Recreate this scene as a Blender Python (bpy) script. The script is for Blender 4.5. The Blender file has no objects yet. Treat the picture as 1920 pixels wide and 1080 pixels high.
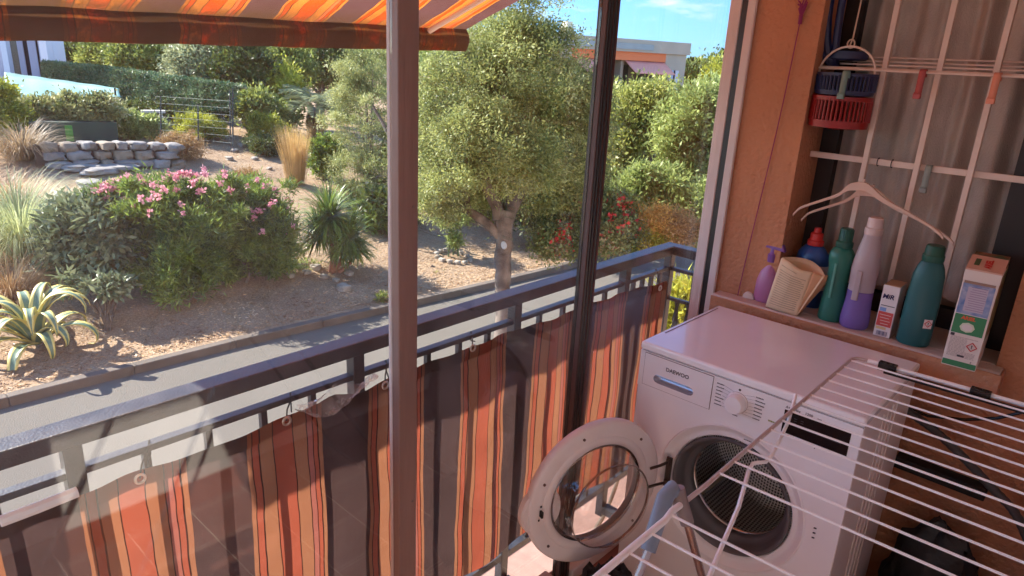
import bpy, math, random
import numpy as np
from mathutils import Vector, Matrix, noise as mnoise
R_ = math.radians
scn = bpy.context.scene
col = scn.collection

# ------------------------------------------------------------------ camera
F_PX = 1300.1
YAW, PITCH, ROLL = 0.73315, 0.32078, 0.05113
CAM = np.array([0.93756, -1.60354, 1.58812])
_f = np.array([-math.sin(YAW)*math.cos(PITCH), math.cos(YAW)*math.cos(PITCH), -math.sin(PITCH)])
_r = np.array([math.cos(YAW), math.sin(YAW), 0.0]); _u = np.cross(_r, _f)
CR = math.cos(ROLL)*_r + math.sin(ROLL)*_u
CU = -math.sin(ROLL)*_r + math.cos(ROLL)*_u
CF = _f
cam = bpy.data.objects.new("camera", bpy.data.cameras.new("camera"))
col.objects.link(cam)
cam.data.sensor_width = 36.0
cam.data.lens = F_PX/1920*36
cam.data.clip_start = 0.02; cam.data.clip_end = 5000
M = Matrix.Identity(4)
for i in range(3):
    M[i][0] = CR[i]; M[i][1] = CU[i]; M[i][2] = -CF[i]; M[i][3] = CAM[i]
cam.matrix_world = M
scn.camera = cam

def ray(x, y): return CR*(x-960)/F_PX - CU*(y-540)/F_PX + CF
def on(x, y, ax, val):
    d = ray(x, y); return CAM + d*(val-CAM[ax])/d[ax]
def dep(x, y, depth): return CAM + ray(x, y)*depth

# ------------------------------------------------------------------ world + sun
SUN_AZ = np.array([-0.93, -0.37]); SUN_AZ /= np.linalg.norm(SUN_AZ)
SUN_EL = R_(37)
w = bpy.data.worlds.new("World"); scn.world = w; w.use_nodes = True
nt = w.node_tree; nt.nodes.clear()
wo = nt.nodes.new("ShaderNodeOutputWorld"); bg = nt.nodes.new("ShaderNodeBackground")
sky = nt.nodes.new("ShaderNodeTexSky"); sky.sky_type = 'NISHITA'; sky.sun_disc = False
sky.sun_elevation = SUN_EL; sky.sun_rotation = math.atan2(SUN_AZ[0], SUN_AZ[1]) % (2*math.pi)
sky.air_density = 1.0; sky.dust_density = 0.05; sky.ozone_density = 5.0; sky.air_density = 0.8
tc = nt.nodes.new("ShaderNodeTexCoord"); mp = nt.nodes.new("ShaderNodeMapping")
mp.inputs['Scale'].default_value = (5, 5, 22)
nz = nt.nodes.new("ShaderNodeTexNoise"); nz.inputs['Scale'].default_value = 1.3; nz.inputs['Detail'].default_value = 7
nz.inputs['Roughness'].default_value = 0.6
rp = nt.nodes.new("ShaderNodeValToRGB"); rp.color_ramp.elements[0].position = 0.52; rp.color_ramp.elements[1].position = 0.74
mx = nt.nodes.new("ShaderNodeMixRGB"); mx.inputs['Color2'].default_value = (2.6, 2.75, 2.9, 1)
L = nt.links
hs = nt.nodes.new("ShaderNodeHueSaturation"); hs.inputs['Saturation'].default_value = 1.1; hs.inputs['Value'].default_value = .95
L.new(tc.outputs['Generated'], mp.inputs[0]); L.new(mp.outputs[0], nz.inputs['Vector'])
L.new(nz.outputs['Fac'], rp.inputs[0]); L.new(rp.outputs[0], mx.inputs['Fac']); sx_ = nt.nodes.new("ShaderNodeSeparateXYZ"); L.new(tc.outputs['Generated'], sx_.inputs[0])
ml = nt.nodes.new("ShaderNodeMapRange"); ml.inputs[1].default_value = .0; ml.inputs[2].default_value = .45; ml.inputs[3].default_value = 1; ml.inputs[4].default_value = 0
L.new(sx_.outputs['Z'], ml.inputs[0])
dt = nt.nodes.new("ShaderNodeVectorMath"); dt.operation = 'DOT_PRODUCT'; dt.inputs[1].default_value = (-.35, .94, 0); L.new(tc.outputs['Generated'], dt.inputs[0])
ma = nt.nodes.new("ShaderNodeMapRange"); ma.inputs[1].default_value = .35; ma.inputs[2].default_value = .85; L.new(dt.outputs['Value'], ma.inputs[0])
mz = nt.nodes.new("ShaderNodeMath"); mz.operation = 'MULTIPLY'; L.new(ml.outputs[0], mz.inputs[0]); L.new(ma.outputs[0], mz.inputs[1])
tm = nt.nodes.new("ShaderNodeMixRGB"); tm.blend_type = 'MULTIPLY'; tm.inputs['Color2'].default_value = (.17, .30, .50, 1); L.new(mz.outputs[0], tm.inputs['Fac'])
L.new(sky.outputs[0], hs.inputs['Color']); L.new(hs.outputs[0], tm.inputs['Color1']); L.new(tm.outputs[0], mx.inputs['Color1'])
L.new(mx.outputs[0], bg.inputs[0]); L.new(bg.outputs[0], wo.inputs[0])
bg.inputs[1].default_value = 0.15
sl = bpy.data.lights.new("sun", 'SUN'); sl.energy = 4.2; sl.angle = R_(0.53); sl.color = (1.0, 0.94, 0.85)
so = bpy.data.objects.new("sun", sl); col.objects.link(so)
sdir = Vector((SUN_AZ[0]*math.cos(SUN_EL), SUN_AZ[1]*math.cos(SUN_EL), math.sin(SUN_EL)))
so.rotation_euler = sdir.to_track_quat('Z', 'Y').to_euler(); so.location = (-5, -3, 12)
scn.view_settings.view_transform = 'Standard'; scn.view_settings.look = 'None'
scn.view_settings.exposure = 1.95; scn.view_settings.gamma = 1.0
cy = scn.cycles
cy.max_bounces = 10; cy.transparent_max_bounces = 16; cy.diffuse_bounces = 5; cy.glossy_bounces = 5
cy.caustics_reflective = False; cy.caustics_refractive = False
try: cy.use_denoising = True
except Exception: pass

# ------------------------------------------------------------------ helpers
WL = {}
def tag(o, label=None, cat=None, group=None, kind=None):
    if label: o['label'] = label
    if cat: o['category'] = cat
    if group: o['group'] = group
    if kind: o['kind'] = kind
    return o
def thing(name, loc, label, cat, group=None):
    o = bpy.data.objects.new(name, None); col.objects.link(o); o.location = loc
    o.empty_display_size = 0.05
    WL[o] = np.array(loc, float)
    return tag(o, label, cat, group)

def frame_from(axis):
    w_ = np.array(axis, float); w_ /= np.linalg.norm(w_)
    a = np.array([0, 0, 1.0]) if abs(w_[2]) < .9 else np.array([1.0, 0, 0])
    u_ = np.cross(a, w_); u_ /= np.linalg.norm(u_)
    return u_, np.cross(w_, u_), w_

class MB:
    def __init__(s): s.v = []; s.f = []; s.m = []; s.flat = []
    def add(s, vs, fs, mi=0):
        n = len(s.v); s.v += [tuple(map(float, p)) for p in vs]
        s.f += [tuple(n+i for i in f) for f in fs]; s.m += [mi]*len(fs); return s
    def box(s, a, b, mi=0):
        x0, y0, z0 = a; x1, y1, z1 = b
        v = [(x0,y0,z0),(x1,y0,z0),(x1,y1,z0),(x0,y1,z0),(x0,y0,z1),(x1,y0,z1),(x1,y1,z1),(x0,y1,z1)]
        return s.add(v, [(0,3,2,1),(4,5,6,7),(0,1,5,4),(1,2,6,5),(2,3,7,6),(3,0,4,7)], mi)
    def obox(s, c, U, V, W, h, mi=0):   # oriented box, half sizes h
        c = np.array(c, float); U, V, W = (np.array(t, float) for t in (U, V, W))
        v = [c+i*h[0]*U+j*h[1]*V+k*h[2]*W for k in (-1,1) for i, j in ((-1,-1),(1,-1),(1,1),(-1,1))]
        return s.add(v, [(0,3,2,1),(4,5,6,7),(0,1,5,4),(1,2,6,5),(2,3,7,6),(3,0,4,7)], mi)
    def tube(s, pts, r, n=8, mi=0, closed=False, caps=True):
        pts = [np.array(p, float) for p in pts]; k = len(pts)
        rr = r if hasattr(r, '__len__') else [r]*k
        vs = []; pu = None
        for i, p in enumerate(pts):
            if closed: t = pts[(i+1) % k]-pts[i-1]
            else: t = pts[min(i+1, k-1)]-pts[max(i-1, 0)]
            t = t/(np.linalg.norm(t)+1e-12)
            if pu is None: u_, v_, _ = frame_from(t)
            else:
                u_ = pu-t*(pu@t); u_ /= (np.linalg.norm(u_)+1e-12); v_ = np.cross(t, u_)
            pu = u_
            for j in range(n):
                a = 2*math.pi*j/n; vs.append(p+rr[i]*(math.cos(a)*u_+math.sin(a)*v_))
        fs = []
        for i in range(k if closed else k-1):
            i2 = (i+1) % k
            for j in range(n): fs.append((i*n+j, i*n+(j+1) % n, i2*n+(j+1) % n, i2*n+j))
        if caps and not closed: fs += [tuple(range(n-1, -1, -1)), tuple((k-1)*n+j for j in range(n))]
        return s.add(vs, fs, mi)
    def lathe(s, prof, o=(0,0,0), fr=((1,0,0),(0,1,0),(0,0,1)), n=32, mi=0, sx=1.0, sy=1.0, a0=0., a1=2*math.pi):
        o = np.array(o, float); U, V, W = (np.array(t, float) for t in fr)
        full = abs(a1-a0-2*math.pi) < 1e-6; m = n if full else n+1
        vs = []
        for (r, h) in prof:
            for j in range(m):
                a = a0+(a1-a0)*j/n; vs.append(o+r*sx*math.cos(a)*U+r*sy*math.sin(a)*V+h*W)
        fs = []
        for i in range(len(prof)-1):
            for j in range(n):
                j2 = (j+1) % m; fs.append((i*m+j, i*m+j2, (i+1)*m+j2, (i+1)*m+j))
        return s.add(vs, fs, mi)
    def sweep_rect(s, pts, hw, hh, mi=0):
        for a, b in zip(pts[:-1], pts[1:]):
            a = np.array(a, float); b = np.array(b, float); d = b-a; l = np.linalg.norm(d)
            u_, v_, w_ = frame_from(d); s.obox((a+b)/2, u_, v_, w_, (hw, hh, l/2), mi)
        return s
    def grid(s, fn, nu, nv, mi=0):
        vs = [fn(i/nu, j/nv) for i in range(nu+1) for j in range(nv+1)]
        fs = [(i*(nv+1)+j, (i+1)*(nv+1)+j, (i+1)*(nv+1)+j+1, i*(nv+1)+j+1) for i in range(nu) for j in range(nv)]
        return s.add(vs, fs, mi)
    def build(s, name, mat, parent=None, origin=None, smooth=35, bevel=0, seg=2):
        V = np.array(s.v)
        if parent is not None: off = WL[parent]
        elif origin is not None: off = np.array(origin, float)
        else: off = np.array([(V[:,0].min()+V[:,0].max())/2, (V[:,1].min()+V[:,1].max())/2, V[:,2].min()])
        me = bpy.data.meshes.new(name); me.from_pydata([tuple(p) for p in (V-off)], [], s.f)
        mats = mat if isinstance(mat, (list, tuple)) else [mat]
        for m_ in mats: me.materials.append(m_)
        if len(mats) > 1: me.polygons.foreach_set('material_index', s.m)
        me.update()
        if smooth:
            me.polygons.foreach_set('use_smooth', [True]*len(me.polygons)); me.set_sharp_from_angle(angle=R_(smooth))
        o = bpy.data.objects.new(name, me); col.objects.link(o)
        if parent is not None: o.parent = parent
        else: o.location = off
        WL[o] = off
        if bevel:
            b = o.modifiers.new('bevel', 'BEVEL'); b.width = bevel; b.segments = seg; b.limit_method = 'ANGLE'; b.angle_limit = R_(40)
        return o

def copy_tree(root, loc, label=None):
    r = root.copy(); col.objects.link(r); r.location = loc
    if label: r['label'] = label
    for ch in list(root.children):
        c = ch.copy(); col.objects.link(c); c.parent = r
        for g in ch.children:
            d = g.copy(); col.objects.link(d); d.parent = c
    return r

# ------------------------------------------------------------------ materials
def new_mat(name):
    m = bpy.data.materials.new(name); m.use_nodes = True; n = m.node_tree; n.nodes.clear()
    return m, n, n.nodes.new("ShaderNodeOutputMaterial")
def C4(c): return (c[0], c[1], c[2], 1)
def pmat(name, c, rough=.5, metal=0., var=.0, vscale=8., bump=0., bscale=60., spec=.5, c2=None, coat=0., trans=0., detail=6, stretch=None):
    m, n, out = new_mat(name); N = n.nodes; K = n.links
    b = N.new("ShaderNodeBsdfPrincipled"); K.new(b.outputs[0], out.inputs[0])
    b.inputs['Base Color'].default_value = C4(c); b.inputs['Roughness'].default_value = rough; b.inputs['Metallic'].default_value = metal
    b.inputs['Specular IOR Level'].default_value = spec; b.inputs['Coat Weight'].default_value = coat
    tc = N.new("ShaderNodeTexCoord"); src = tc.outputs['Object']
    if stretch:
        mp = N.new("ShaderNodeMapping"); mp.inputs['Scale'].default_value = stretch; K.new(src, mp.inputs[0]); src = mp.outputs[0]
    if var or c2:
        z = N.new("ShaderNodeTexNoise"); z.inputs['Scale'].default_value = vscale; z.inputs['Detail'].default_value = detail; K.new(src, z.inputs['Vector'])
        r = N.new("ShaderNodeValToRGB"); r.color_ramp.elements[0].position = .35; r.color_ramp.elements[1].position = .65
        K.new(z.outputs['Fac'], r.inputs[0])
        ca = c if not c2 else c; cb = c2 if c2 else c
        r.color_ramp.elements[0].color = C4([x*(1-var) for x in ca]); r.color_ramp.elements[1].color = C4([min(1, x*(1+var)) for x in cb])
        K.new(r.outputs[0], b.inputs['Base Color'])
        rr = N.new("ShaderNodeMapRange"); rr.inputs[3].default_value = max(0.02, rough*.85); rr.inputs[4].default_value = min(1, rough*1.15)
        K.new(z.outputs['Fac'], rr.inputs[0]); K.new(rr.outputs[0], b.inputs['Roughness'])
    if bump:
        z2 = N.new("ShaderNodeTexNoise"); z2.inputs['Scale'].default_value = bscale; z2.inputs['Detail'].default_value = 8; K.new(src, z2.inputs['Vector'])
        bp = N.new("ShaderNodeBump"); bp.inputs['Strength'].default_value = bump; bp.inputs['Distance'].default_value = .01
        K.new(z2.outputs['Fac'], bp.inputs['Height']); K.new(bp.outputs[0], b.inputs['Normal'])
    if trans:
        t = N.new("ShaderNodeBsdfTranslucent"); t.inputs[0].default_value = C4(c); ms = N.new("ShaderNodeMixShader"); ms.inputs[0].default_value = trans
        K.new(b.outputs[0], ms.inputs[1]); K.new(t.outputs[0], ms.inputs[2]); K.new(ms.outputs[0], out.inputs[0])
    return m
def leafmat(name, c1, c2, tr=.35, rough=.5, cscale=1.2, c3=None):
    c1 = [min(.9, v*k) for v, k in zip(c1, (1.25,1.15,1.0))]; c2 = [min(.9, v*k) for v, k in zip(c2, (1.3,1.18,1.0))]
    if c3: c3 = [min(.9, v*k) for v, k in zip(c3, (1.15,1.08,1.0))]
    m, n, out = new_mat(name); N = n.nodes; K = n.links
    g = N.new("ShaderNodeNewGeometry"); tc = N.new("ShaderNodeTexCoord")
    z = N.new("ShaderNodeTexNoise"); z.inputs['Scale'].default_value = cscale; z.inputs['Detail'].default_value = 3; K.new(tc.outputs['Object'], z.inputs['Vector'])
    a = N.new("ShaderNodeMath"); a.operation = 'MULTIPLY_ADD'; a.inputs[1].default_value = .55; K.new(g.outputs['Random Per Island'], a.inputs[0])
    b0 = N.new("ShaderNodeMath"); b0.operation = 'MULTIPLY_ADD'; b0.inputs[1].default_value = 1.6; b0.inputs[2].default_value = -.55
    K.new(z.outputs['Fac'], b0.inputs[0]); K.new(b0.outputs[0], a.inputs[2])
    r = N.new("ShaderNodeValToRGB"); r.color_ramp.elements[0].color = C4(c1); r.color_ramp.elements[1].color = C4(c2)
    r.color_ramp.elements[0].position = .15; r.color_ramp.elements[1].position = .85
    if c3:
        e = r.color_ramp.elements.new(.95); e.color = C4(c3)
    K.new(a.outputs[0], r.inputs[0])
    p = N.new("ShaderNodeBsdfPrincipled"); p.inputs['Roughness'].default_value = rough; p.inputs['Specular IOR Level'].default_value = .35; K.new(r.outputs[0], p.inputs['Base Color'])
    t = N.new("ShaderNodeBsdfTranslucent"); K.new(r.outputs[0], t.inputs[0])
    ms = N.new("ShaderNodeMixShader"); ms.inputs[0].default_value = tr
    K.new(p.outputs[0], ms.inputs[1]); K.new(t.outputs[0], ms.inputs[2]); K.new(ms.outputs[0], out.inputs[0])
    return m
def thin_glass(name, ior=1.45, tint=(1,1,1), dust=.03, scale=14., rough=0.0, dustc=(.8,.78,.75)):
    m, n, out = new_mat(name); N = n.nodes; K = n.links
    t = N.new("ShaderNodeBsdfTransparent"); t.inputs[0].default_value = C4(tint)
    gl = N.new("ShaderNodeBsdfGlossy"); gl.inputs['Roughness'].default_value = rough
    lw = N.new("ShaderNodeLayerWeight"); lw.inputs[0].default_value = .5; r0 = ((ior-1)/(ior+1))**2
    pw = N.new("ShaderNodeMath"); pw.operation = 'POWER'; pw.inputs[1].default_value = 5; K.new(lw.outputs['Facing'], pw.inputs[0])
    fr = N.new("ShaderNodeMath"); fr.operation = 'MULTIPLY_ADD'; fr.inputs[1].default_value = 1-r0; fr.inputs[2].default_value = r0; K.new(pw.outputs[0], fr.inputs[0])
    ms = N.new("ShaderNodeMixShader"); K.new(fr.outputs[0], ms.inputs[0]); K.new(t.outputs[0], ms.inputs[1]); K.new(gl.outputs[0], ms.inputs[2])
    d = N.new("ShaderNodeBsdfDiffuse"); d.inputs[0].default_value = C4(dustc)
    tc = N.new("ShaderNodeTexCoord"); z = N.new("ShaderNodeTexNoise"); z.inputs['Scale'].default_value = scale; z.inputs['Detail'].default_value = 9; z.inputs['Roughness'].default_value = .7
    K.new(tc.outputs['Object'], z.inputs['Vector'])
    rr = N.new("ShaderNodeMapRange"); rr.inputs[1].default_value = .42; rr.inputs[2].default_value = .8; rr.inputs[3].default_value = dust*.4; rr.inputs[4].default_value = dust*3
    K.new(z.outputs['Fac'], rr.inputs[0])
    m2 = N.new("ShaderNodeMixShader"); K.new(rr.outputs[0], m2.inputs[0]); K.new(ms.outputs[0], m2.inputs[1]); K.new(d.outputs[0], m2.inputs[2])
    K.new(m2.outputs[0], out.inputs[0])
    return m
TAN = (.31,.125,.062); ORG = (.33,.078,.042); PNK = (.33,.105,.075); DRK = (.03,.012,.01); BRN = (.065,.038,.034)
def stripe_mat(name, y0, period, wav=.012, tr=.5, dirt=False, pitch=0.0, gain=1.0, TAN=TAN, ORG=ORG, PNK=PNK, BRN=BRN):
    m, n, out = new_mat(name); N = n.nodes; K = n.links
    g = N.new("ShaderNodeNewGeometry"); sp = N.new("ShaderNodeSeparateXYZ"); K.new(g.outputs['Position'], sp.inputs[0])
    z = N.new("ShaderNodeTexNoise"); z.inputs['Scale'].default_value = 7; z.inputs['Detail'].default_value = 2; K.new(g.outputs['Position'], z.inputs['Vector'])
    def mth(op, a, b=None, c=None):
        q = N.new("ShaderNodeMath"); q.operation = op
        for i, t in enumerate((a, b, c)):
            if t is None: continue
            if isinstance(t, (int, float)): q.inputs[i].default_value = t
            else: K.new(t, q.inputs[i])
        return q.outputs[0]
    wv = mth('MULTIPLY_ADD', z.outputs['Fac'], wav*2, -wav)
    yy = mth('ADD', sp.outputs['Y'], wv)
    if pitch: yy = mth('ADD', yy, mth('MULTIPLY', sp.outputs['X'], pitch))
    u = mth('FRACT', mth('MULTIPLY', mth('SUBTRACT', yy, y0), 1/period))
    r = N.new("ShaderNodeValToRGB"); r.color_ramp.interpolation = 'CONSTANT'
    st = [(0,TAN),(.028,DRK),(.038,ORG),(.085,DRK),(.095,TAN),(.20,DRK),(.21,ORG),(.36,DRK),(.37,TAN),(.47,DRK),(.48,PNK),(.52,DRK),(.53,ORG),(.565,DRK),(.575,TAN),(.61,BRN)]
    el = r.color_ramp.elements; el[0].position = 0; el[0].color = C4(TAN); el[1].position = st[1][0]; el[1].color = C4(st[1][1])
    for p_, c_ in st[2:]:
        e = el.new(p_); e.color = C4(c_)
    K.new(u, r.inputs[0])
    colr = r.outputs[0]
    if dirt:
        z3 = N.new("ShaderNodeTexNoise"); z3.inputs['Scale'].default_value = 22; z3.inputs['Detail'].default_value = 8; z3.inputs['Roughness'].default_value = .75
        K.new(g.outputs['Position'], z3.inputs['Vector'])
        r3 = N.new("ShaderNodeValToRGB"); r3.color_ramp.elements[0].position = .15; r3.color_ramp.elements[1].position = .50; K.new(z3.outputs['Fac'], r3.inputs[0])
        lo = N.new("ShaderNodeMapRange"); lo.inputs[1].default_value = 1.672; lo.inputs[2].default_value = 1.74; lo.inputs[3].default_value = .94; lo.inputs[4].default_value = 0
        K.new(sp.outputs['Z'], lo.inputs[0])
        mxx = N.new("ShaderNodeMixRGB"); K.new(mth('MULTIPLY', r3.outputs[0], lo.outputs[0]), mxx.inputs['Fac']); K.new(colr, mxx.inputs['Color1']); mxx.inputs['Color2'].default_value = (.075,.036,.014,1)
        colr = mxx.outputs[0]
    # weave + fade
    z4 = N.new("ShaderNodeTexNoise"); z4.inputs['Scale'].default_value = 9; z4.inputs['Detail'].default_value = 9; K.new(g.outputs['Position'], z4.inputs['Vector'])
    hs = N.new("ShaderNodeHueSaturation"); mr = N.new("ShaderNodeMapRange"); mr.inputs[3].default_value = .75*gain; mr.inputs[4].default_value = 1.25*gain; K.new(z4.outputs['Fac'], mr.inputs[0])
    K.new(mr.outputs[0], hs.inputs['Value']); K.new(colr, hs.inputs['Color'])
    d = N.new("ShaderNodeBsdfPrincipled"); d.inputs['Roughness'].default_value = .9; d.inputs['Specular IOR Level'].default_value = .1; K.new(hs.outputs[0], d.inputs['Base Color'])
    bp = N.new("ShaderNodeBump"); bp.inputs['Strength'].default_value = .25; bp.inputs['Distance'].default_value = .004
    z5 = N.new("ShaderNodeTexNoise"); z5.inputs['Scale'].default_value = 14; K.new(g.outputs['Position'], z5.inputs['Vector']); K.new(z5.outputs['Fac'], bp.inputs['Height']); K.new(bp.outputs[0], d.inputs['Normal'])
    t = N.new("ShaderNodeBsdfTranslucent"); K.new(hs.outputs[0], t.inputs[0]); K.new(bp.outputs[0], t.inputs['Normal'])
    ms = N.new("ShaderNodeMixShader"); ms.inputs[0].default_value = tr
    K.new(d.outputs[0], ms.inputs[1]); K.new(t.outputs[0], ms.inputs[2]); K.new(ms.outputs[0], out.inputs[0])
    return m

STUCCO = pmat('orange_stucco', (.50,.225,.12), .92, var=.13, vscale=2.2, bump=1., bscale=75, detail=12)
CREAM = pmat('cream_paint', (.82,.76,.68), .85, var=.04, vscale=4, bump=.15, bscale=150)
WHITEC = pmat('white_ceiling', (.88,.86,.85), .9, var=.03)
ALU = pmat('white_aluminium', (.66,.57,.54), .42, var=.06, vscale=6)
POSTM = pmat('brown_grey_aluminium', (.27,.165,.14), .40, var=.16, vscale=14, bump=.25, bscale=60, stretch=(1,1,.12), detail=10)
BLKF = pmat('black_frame', (.02,.017,.018), .35, var=.2, vscale=9)
BRNF = pmat('brown_seal', (.10,.055,.05), .5, var=.1)
RAILM = pmat('grey_painted_iron', (.038,.040,.046), .42, var=.35, vscale=20, bump=.15, bscale=200)
ENAMEL = pmat('white_enamel', (.86,.84,.86), .20, var=.02, vscale=5, coat=.4)
PLAST = pmat('white_plastic', (.82,.79,.80), .38, var=.02, vscale=10)
DPLAST = pmat('door_plastic', (.76,.70,.69), .42, var=.03, vscale=12)
RUBBER = pmat('grey_rubber', (.11,.105,.11), .55, var=.1, vscale=14)
BLACKP = pmat('black_plastic', (.012,.012,.014), .25)
BLACKM = pmat('black_matte', (.015,.013,.013), .8)
WIREW = pmat('white_wire', (.90,.87,.87), .35, var=.03)
PINKW = pmat('cream_painted_iron', (.74,.6,.52), .5, var=.05, vscale=12)
GREYP = pmat('grey_blue_plastic', (.2,.24,.3), .45, var=.08)
STEEL = pmat('steel_tube', (.55,.5,.48), .25, metal=.9, var=.1)
DARKT = pmat('dark_print', (.05,.04,.05), .6)
# ================================================================== SHELL OF THE LOGGIA
GX = -0.13      # glazing plane
WX = 1.05       # inner wall
WY = 0.56       # window wall
def tilemat(name, c1, c2, mort, size, msz=.012, rough=.35):
    m, n, out = new_mat(name); N = n.nodes; K = n.links
    tc = N.new("ShaderNodeTexCoord"); mp = N.new("ShaderNodeMapping"); K.new(tc.outputs['Object'], mp.inputs[0]); mp.inputs['Scale'].default_value = (1/size,)*3
    b = N.new("ShaderNodeTexBrick"); b.offset = 0; b.inputs['Color1'].default_value = C4(c1); b.inputs['Color2'].default_value = C4(c2); b.inputs['Mortar'].default_value = C4(mort)
    b.inputs['Scale'].default_value = 1; b.inputs['Mortar Size'].default_value = msz; b.inputs['Brick Width'].default_value = 1; b.inputs['Row Height'].default_value = 1
    K.new(mp.outputs[0], b.inputs['Vector'])
    z = N.new("ShaderNodeTexNoise"); z.inputs['Scale'].default_value = 9; z.inputs['Detail'].default_value = 9; K.new(tc.outputs['Object'], z.inputs['Vector'])
    hs = N.new("ShaderNodeHueSaturation"); mr = N.new("ShaderNodeMapRange"); mr.inputs[3].default_value = .7; mr.inputs[4].default_value = 1.3
    K.new(z.outputs['Fac'], mr.inputs[0]); K.new(mr.outputs[0], hs.inputs['Value']); K.new(b.outputs['Color'], hs.inputs['Color'])
    p = N.new("ShaderNodeBsdfPrincipled"); p.inputs['Roughness'].default_value = rough; K.new(hs.outputs[0], p.inputs['Base Color'])
    bp = N.new("ShaderNodeBump"); bp.inputs['Strength'].default_value = .4; bp.inputs['Distance'].default_value = .003; bp.invert = True; K.new(b.outputs['Fac'], bp.inputs['Height']); K.new(bp.outputs[0], p.inputs['Normal'])
    K.new(p.outputs[0], out.inputs[0]); return m
FLOORT = tilemat('red_floor_tile', (.26,.10,.075), (.32,.13,.09), (.62,.5,.4), .2)
TERRT = tilemat('pink_terrace_tile', (.30,.185,.145), (.34,.21,.165), (.26,.18,.15), .45, .01, .7)

mb = MB().box((GX-.05, -4.6, -.18), (WX, WY, 0)); tag(mb.build('balcony_floor', FLOORT, origin=(0,0,0)), kind='structure')
mb = MB().box((GX-.07, -4.6, 2.5), (WX+.2, WY+.26, 2.68)); tag(mb.build('ceiling', WHITEC), kind='structure')
# window wall
mb = MB()
ZS = .842
mb.box((GX+.06, WY, -.18), (.133, WY+.26, 2.5))
mb.box((.757, WY, -.18), (WX+.2, WY+.26, 2.5))
mb.box((.133, WY, -.18), (.757, WY+.26, ZS))
mb.box((.133, WY, 2.12), (.757, WY+.26, 2.5))
tag(mb.build('window_wall', STUCCO), 'orange stucco wall with the barred window, behind the washing machine', 'wall')
mb = MB().box((WX, -4.6, -.18), (WX+.2, WY, 2.5))
tag(mb.build('side_wall', CREAM), 'cream plastered long wall of the loggia, opposite the glazing', 'wall')
mb = MB().box((WX-.012, -4.6, 0), (WX, WY, .09)); tag(mb.build('skirting', pmat('red_skirting', (.3,.09,.05), .4)), 'dark red tile skirting along the foot of the cream wall', 'skirting')
mb = MB().box((GX-.05, -4.8, -.18), (WX+.2, -4.6, 2.5)); tag(mb.build('end_wall', CREAM), 'cream wall closing the far end of the loggia behind the viewer', 'wall')
# house body beyond (outer face of the facade)
FAC = pmat('facade_render', (.62,.42,.3), .9, var=.05, bump=.3)
mb = MB()
mb.box((GX-.02, WY+.26, -3.2), (6, 7, 6.0)); mb.box((GX-.02, -12, 2.68), (6, WY+.26, 6.0)); mb.box((GX-.02, -12, -3.2), (WX+5, WY+.26, -.18))
mb.box((WX+.2, -12, -.18), (6, WY, 2.5)); mb.box((GX-.02, -12, -.18), (WX+.2, -4.8, 2.68))
mb.box((.133+WX-.2, WY+.0+.001, -.1), (5.9, WY+.25, 2.5)) if False else None
mb.box((-1.52, -12, 2.5), (GX-.0705, -1.52, 2.679))  # unseen overhead slab, added to cap the height of sunlight on the inner wall
tag(mb.build('apartment_house', FAC), 'rendered apartment house that carries the balcony', 'building')

# ------------------------------------------------------------------ glazing
GLASS = thin_glass('window_glass', 1.55, dust=.011, scale=12)
def pane(y0, y1, label):
    mb = MB().box((GX-.003, y0, .05), (GX+.003, y1, 2.42))
    tag(mb.build('glass_pane', GLASS), label, 'glass pane', 'panes of the balcony glazing')
pane(-1.659, -.779, 'large dusty glass pane left of the pale aluminium post, over the garden and striped screen')
pane(-.729, -.151, 'dusty glass pane between the pale post and the black mullion')
pane(-.0955, .545, 'glass pane between the black mullion and the pale frame at the orange wall')
pane(-2.6, -2.052, 'glass pane beyond the added sun blocker, behind the viewer')
tag(MB().box((GX-.06, -2.05, 0), (GX+.06, -1.66, 2.499)).build('added_sun_blocker', CREAM), 'unseen cream block added between the panes to limit the sun, just outside the left edge of the view', 'sun blocker')  # out of view, added to cut the sunlit patch on the inner wall narrower
# pale post
t = thing('glazing_post', (GX, -.755, 0), 'slim pale aluminium post between the two left glass panes', 'post')
MB().box((GX-.004, -.7786, .0), (GX+.020, -.7296, 2.5)).build('post_profile', POSTM, t, bevel=.002)
MB().box((GX-.015, -.7786, .0), (GX-.0045, -.735, 2.5)).build('glazing_bead', ALU, t, bevel=.002)
for z_ in (.62, 1.30, 1.95): MB().tube([(GX+.0195, -.742, z_), (GX+.0215, -.742, z_)], .003, 8).build('screw', pmat('screw_steel', (.25,.2,.18), .4, metal=.8), t)
# black mullion with overlapping stiles
t = thing('sliding_mullion', (GX, -.15, 0), 'black meeting stile with brown seals where two glazed panes overlap', 'mullion')
MB().box((GX-.010, -.150, .0), (GX+.0015, -.122, 2.5)).build('outer_stile', BLKF, t, bevel=.002)
MB().box((GX+.002, -.149, .0), (GX+.018, -.096, 2.5)).build('inner_stile', BRNF, t, bevel=.002)
mb = MB()
for yy in (-.142, -.130, -.114): mb.tube([(GX+.019, yy, 0), (GX+.019, yy, 2.5)], .0035, 6)
mb.build('seal', BLKF, t)
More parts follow.
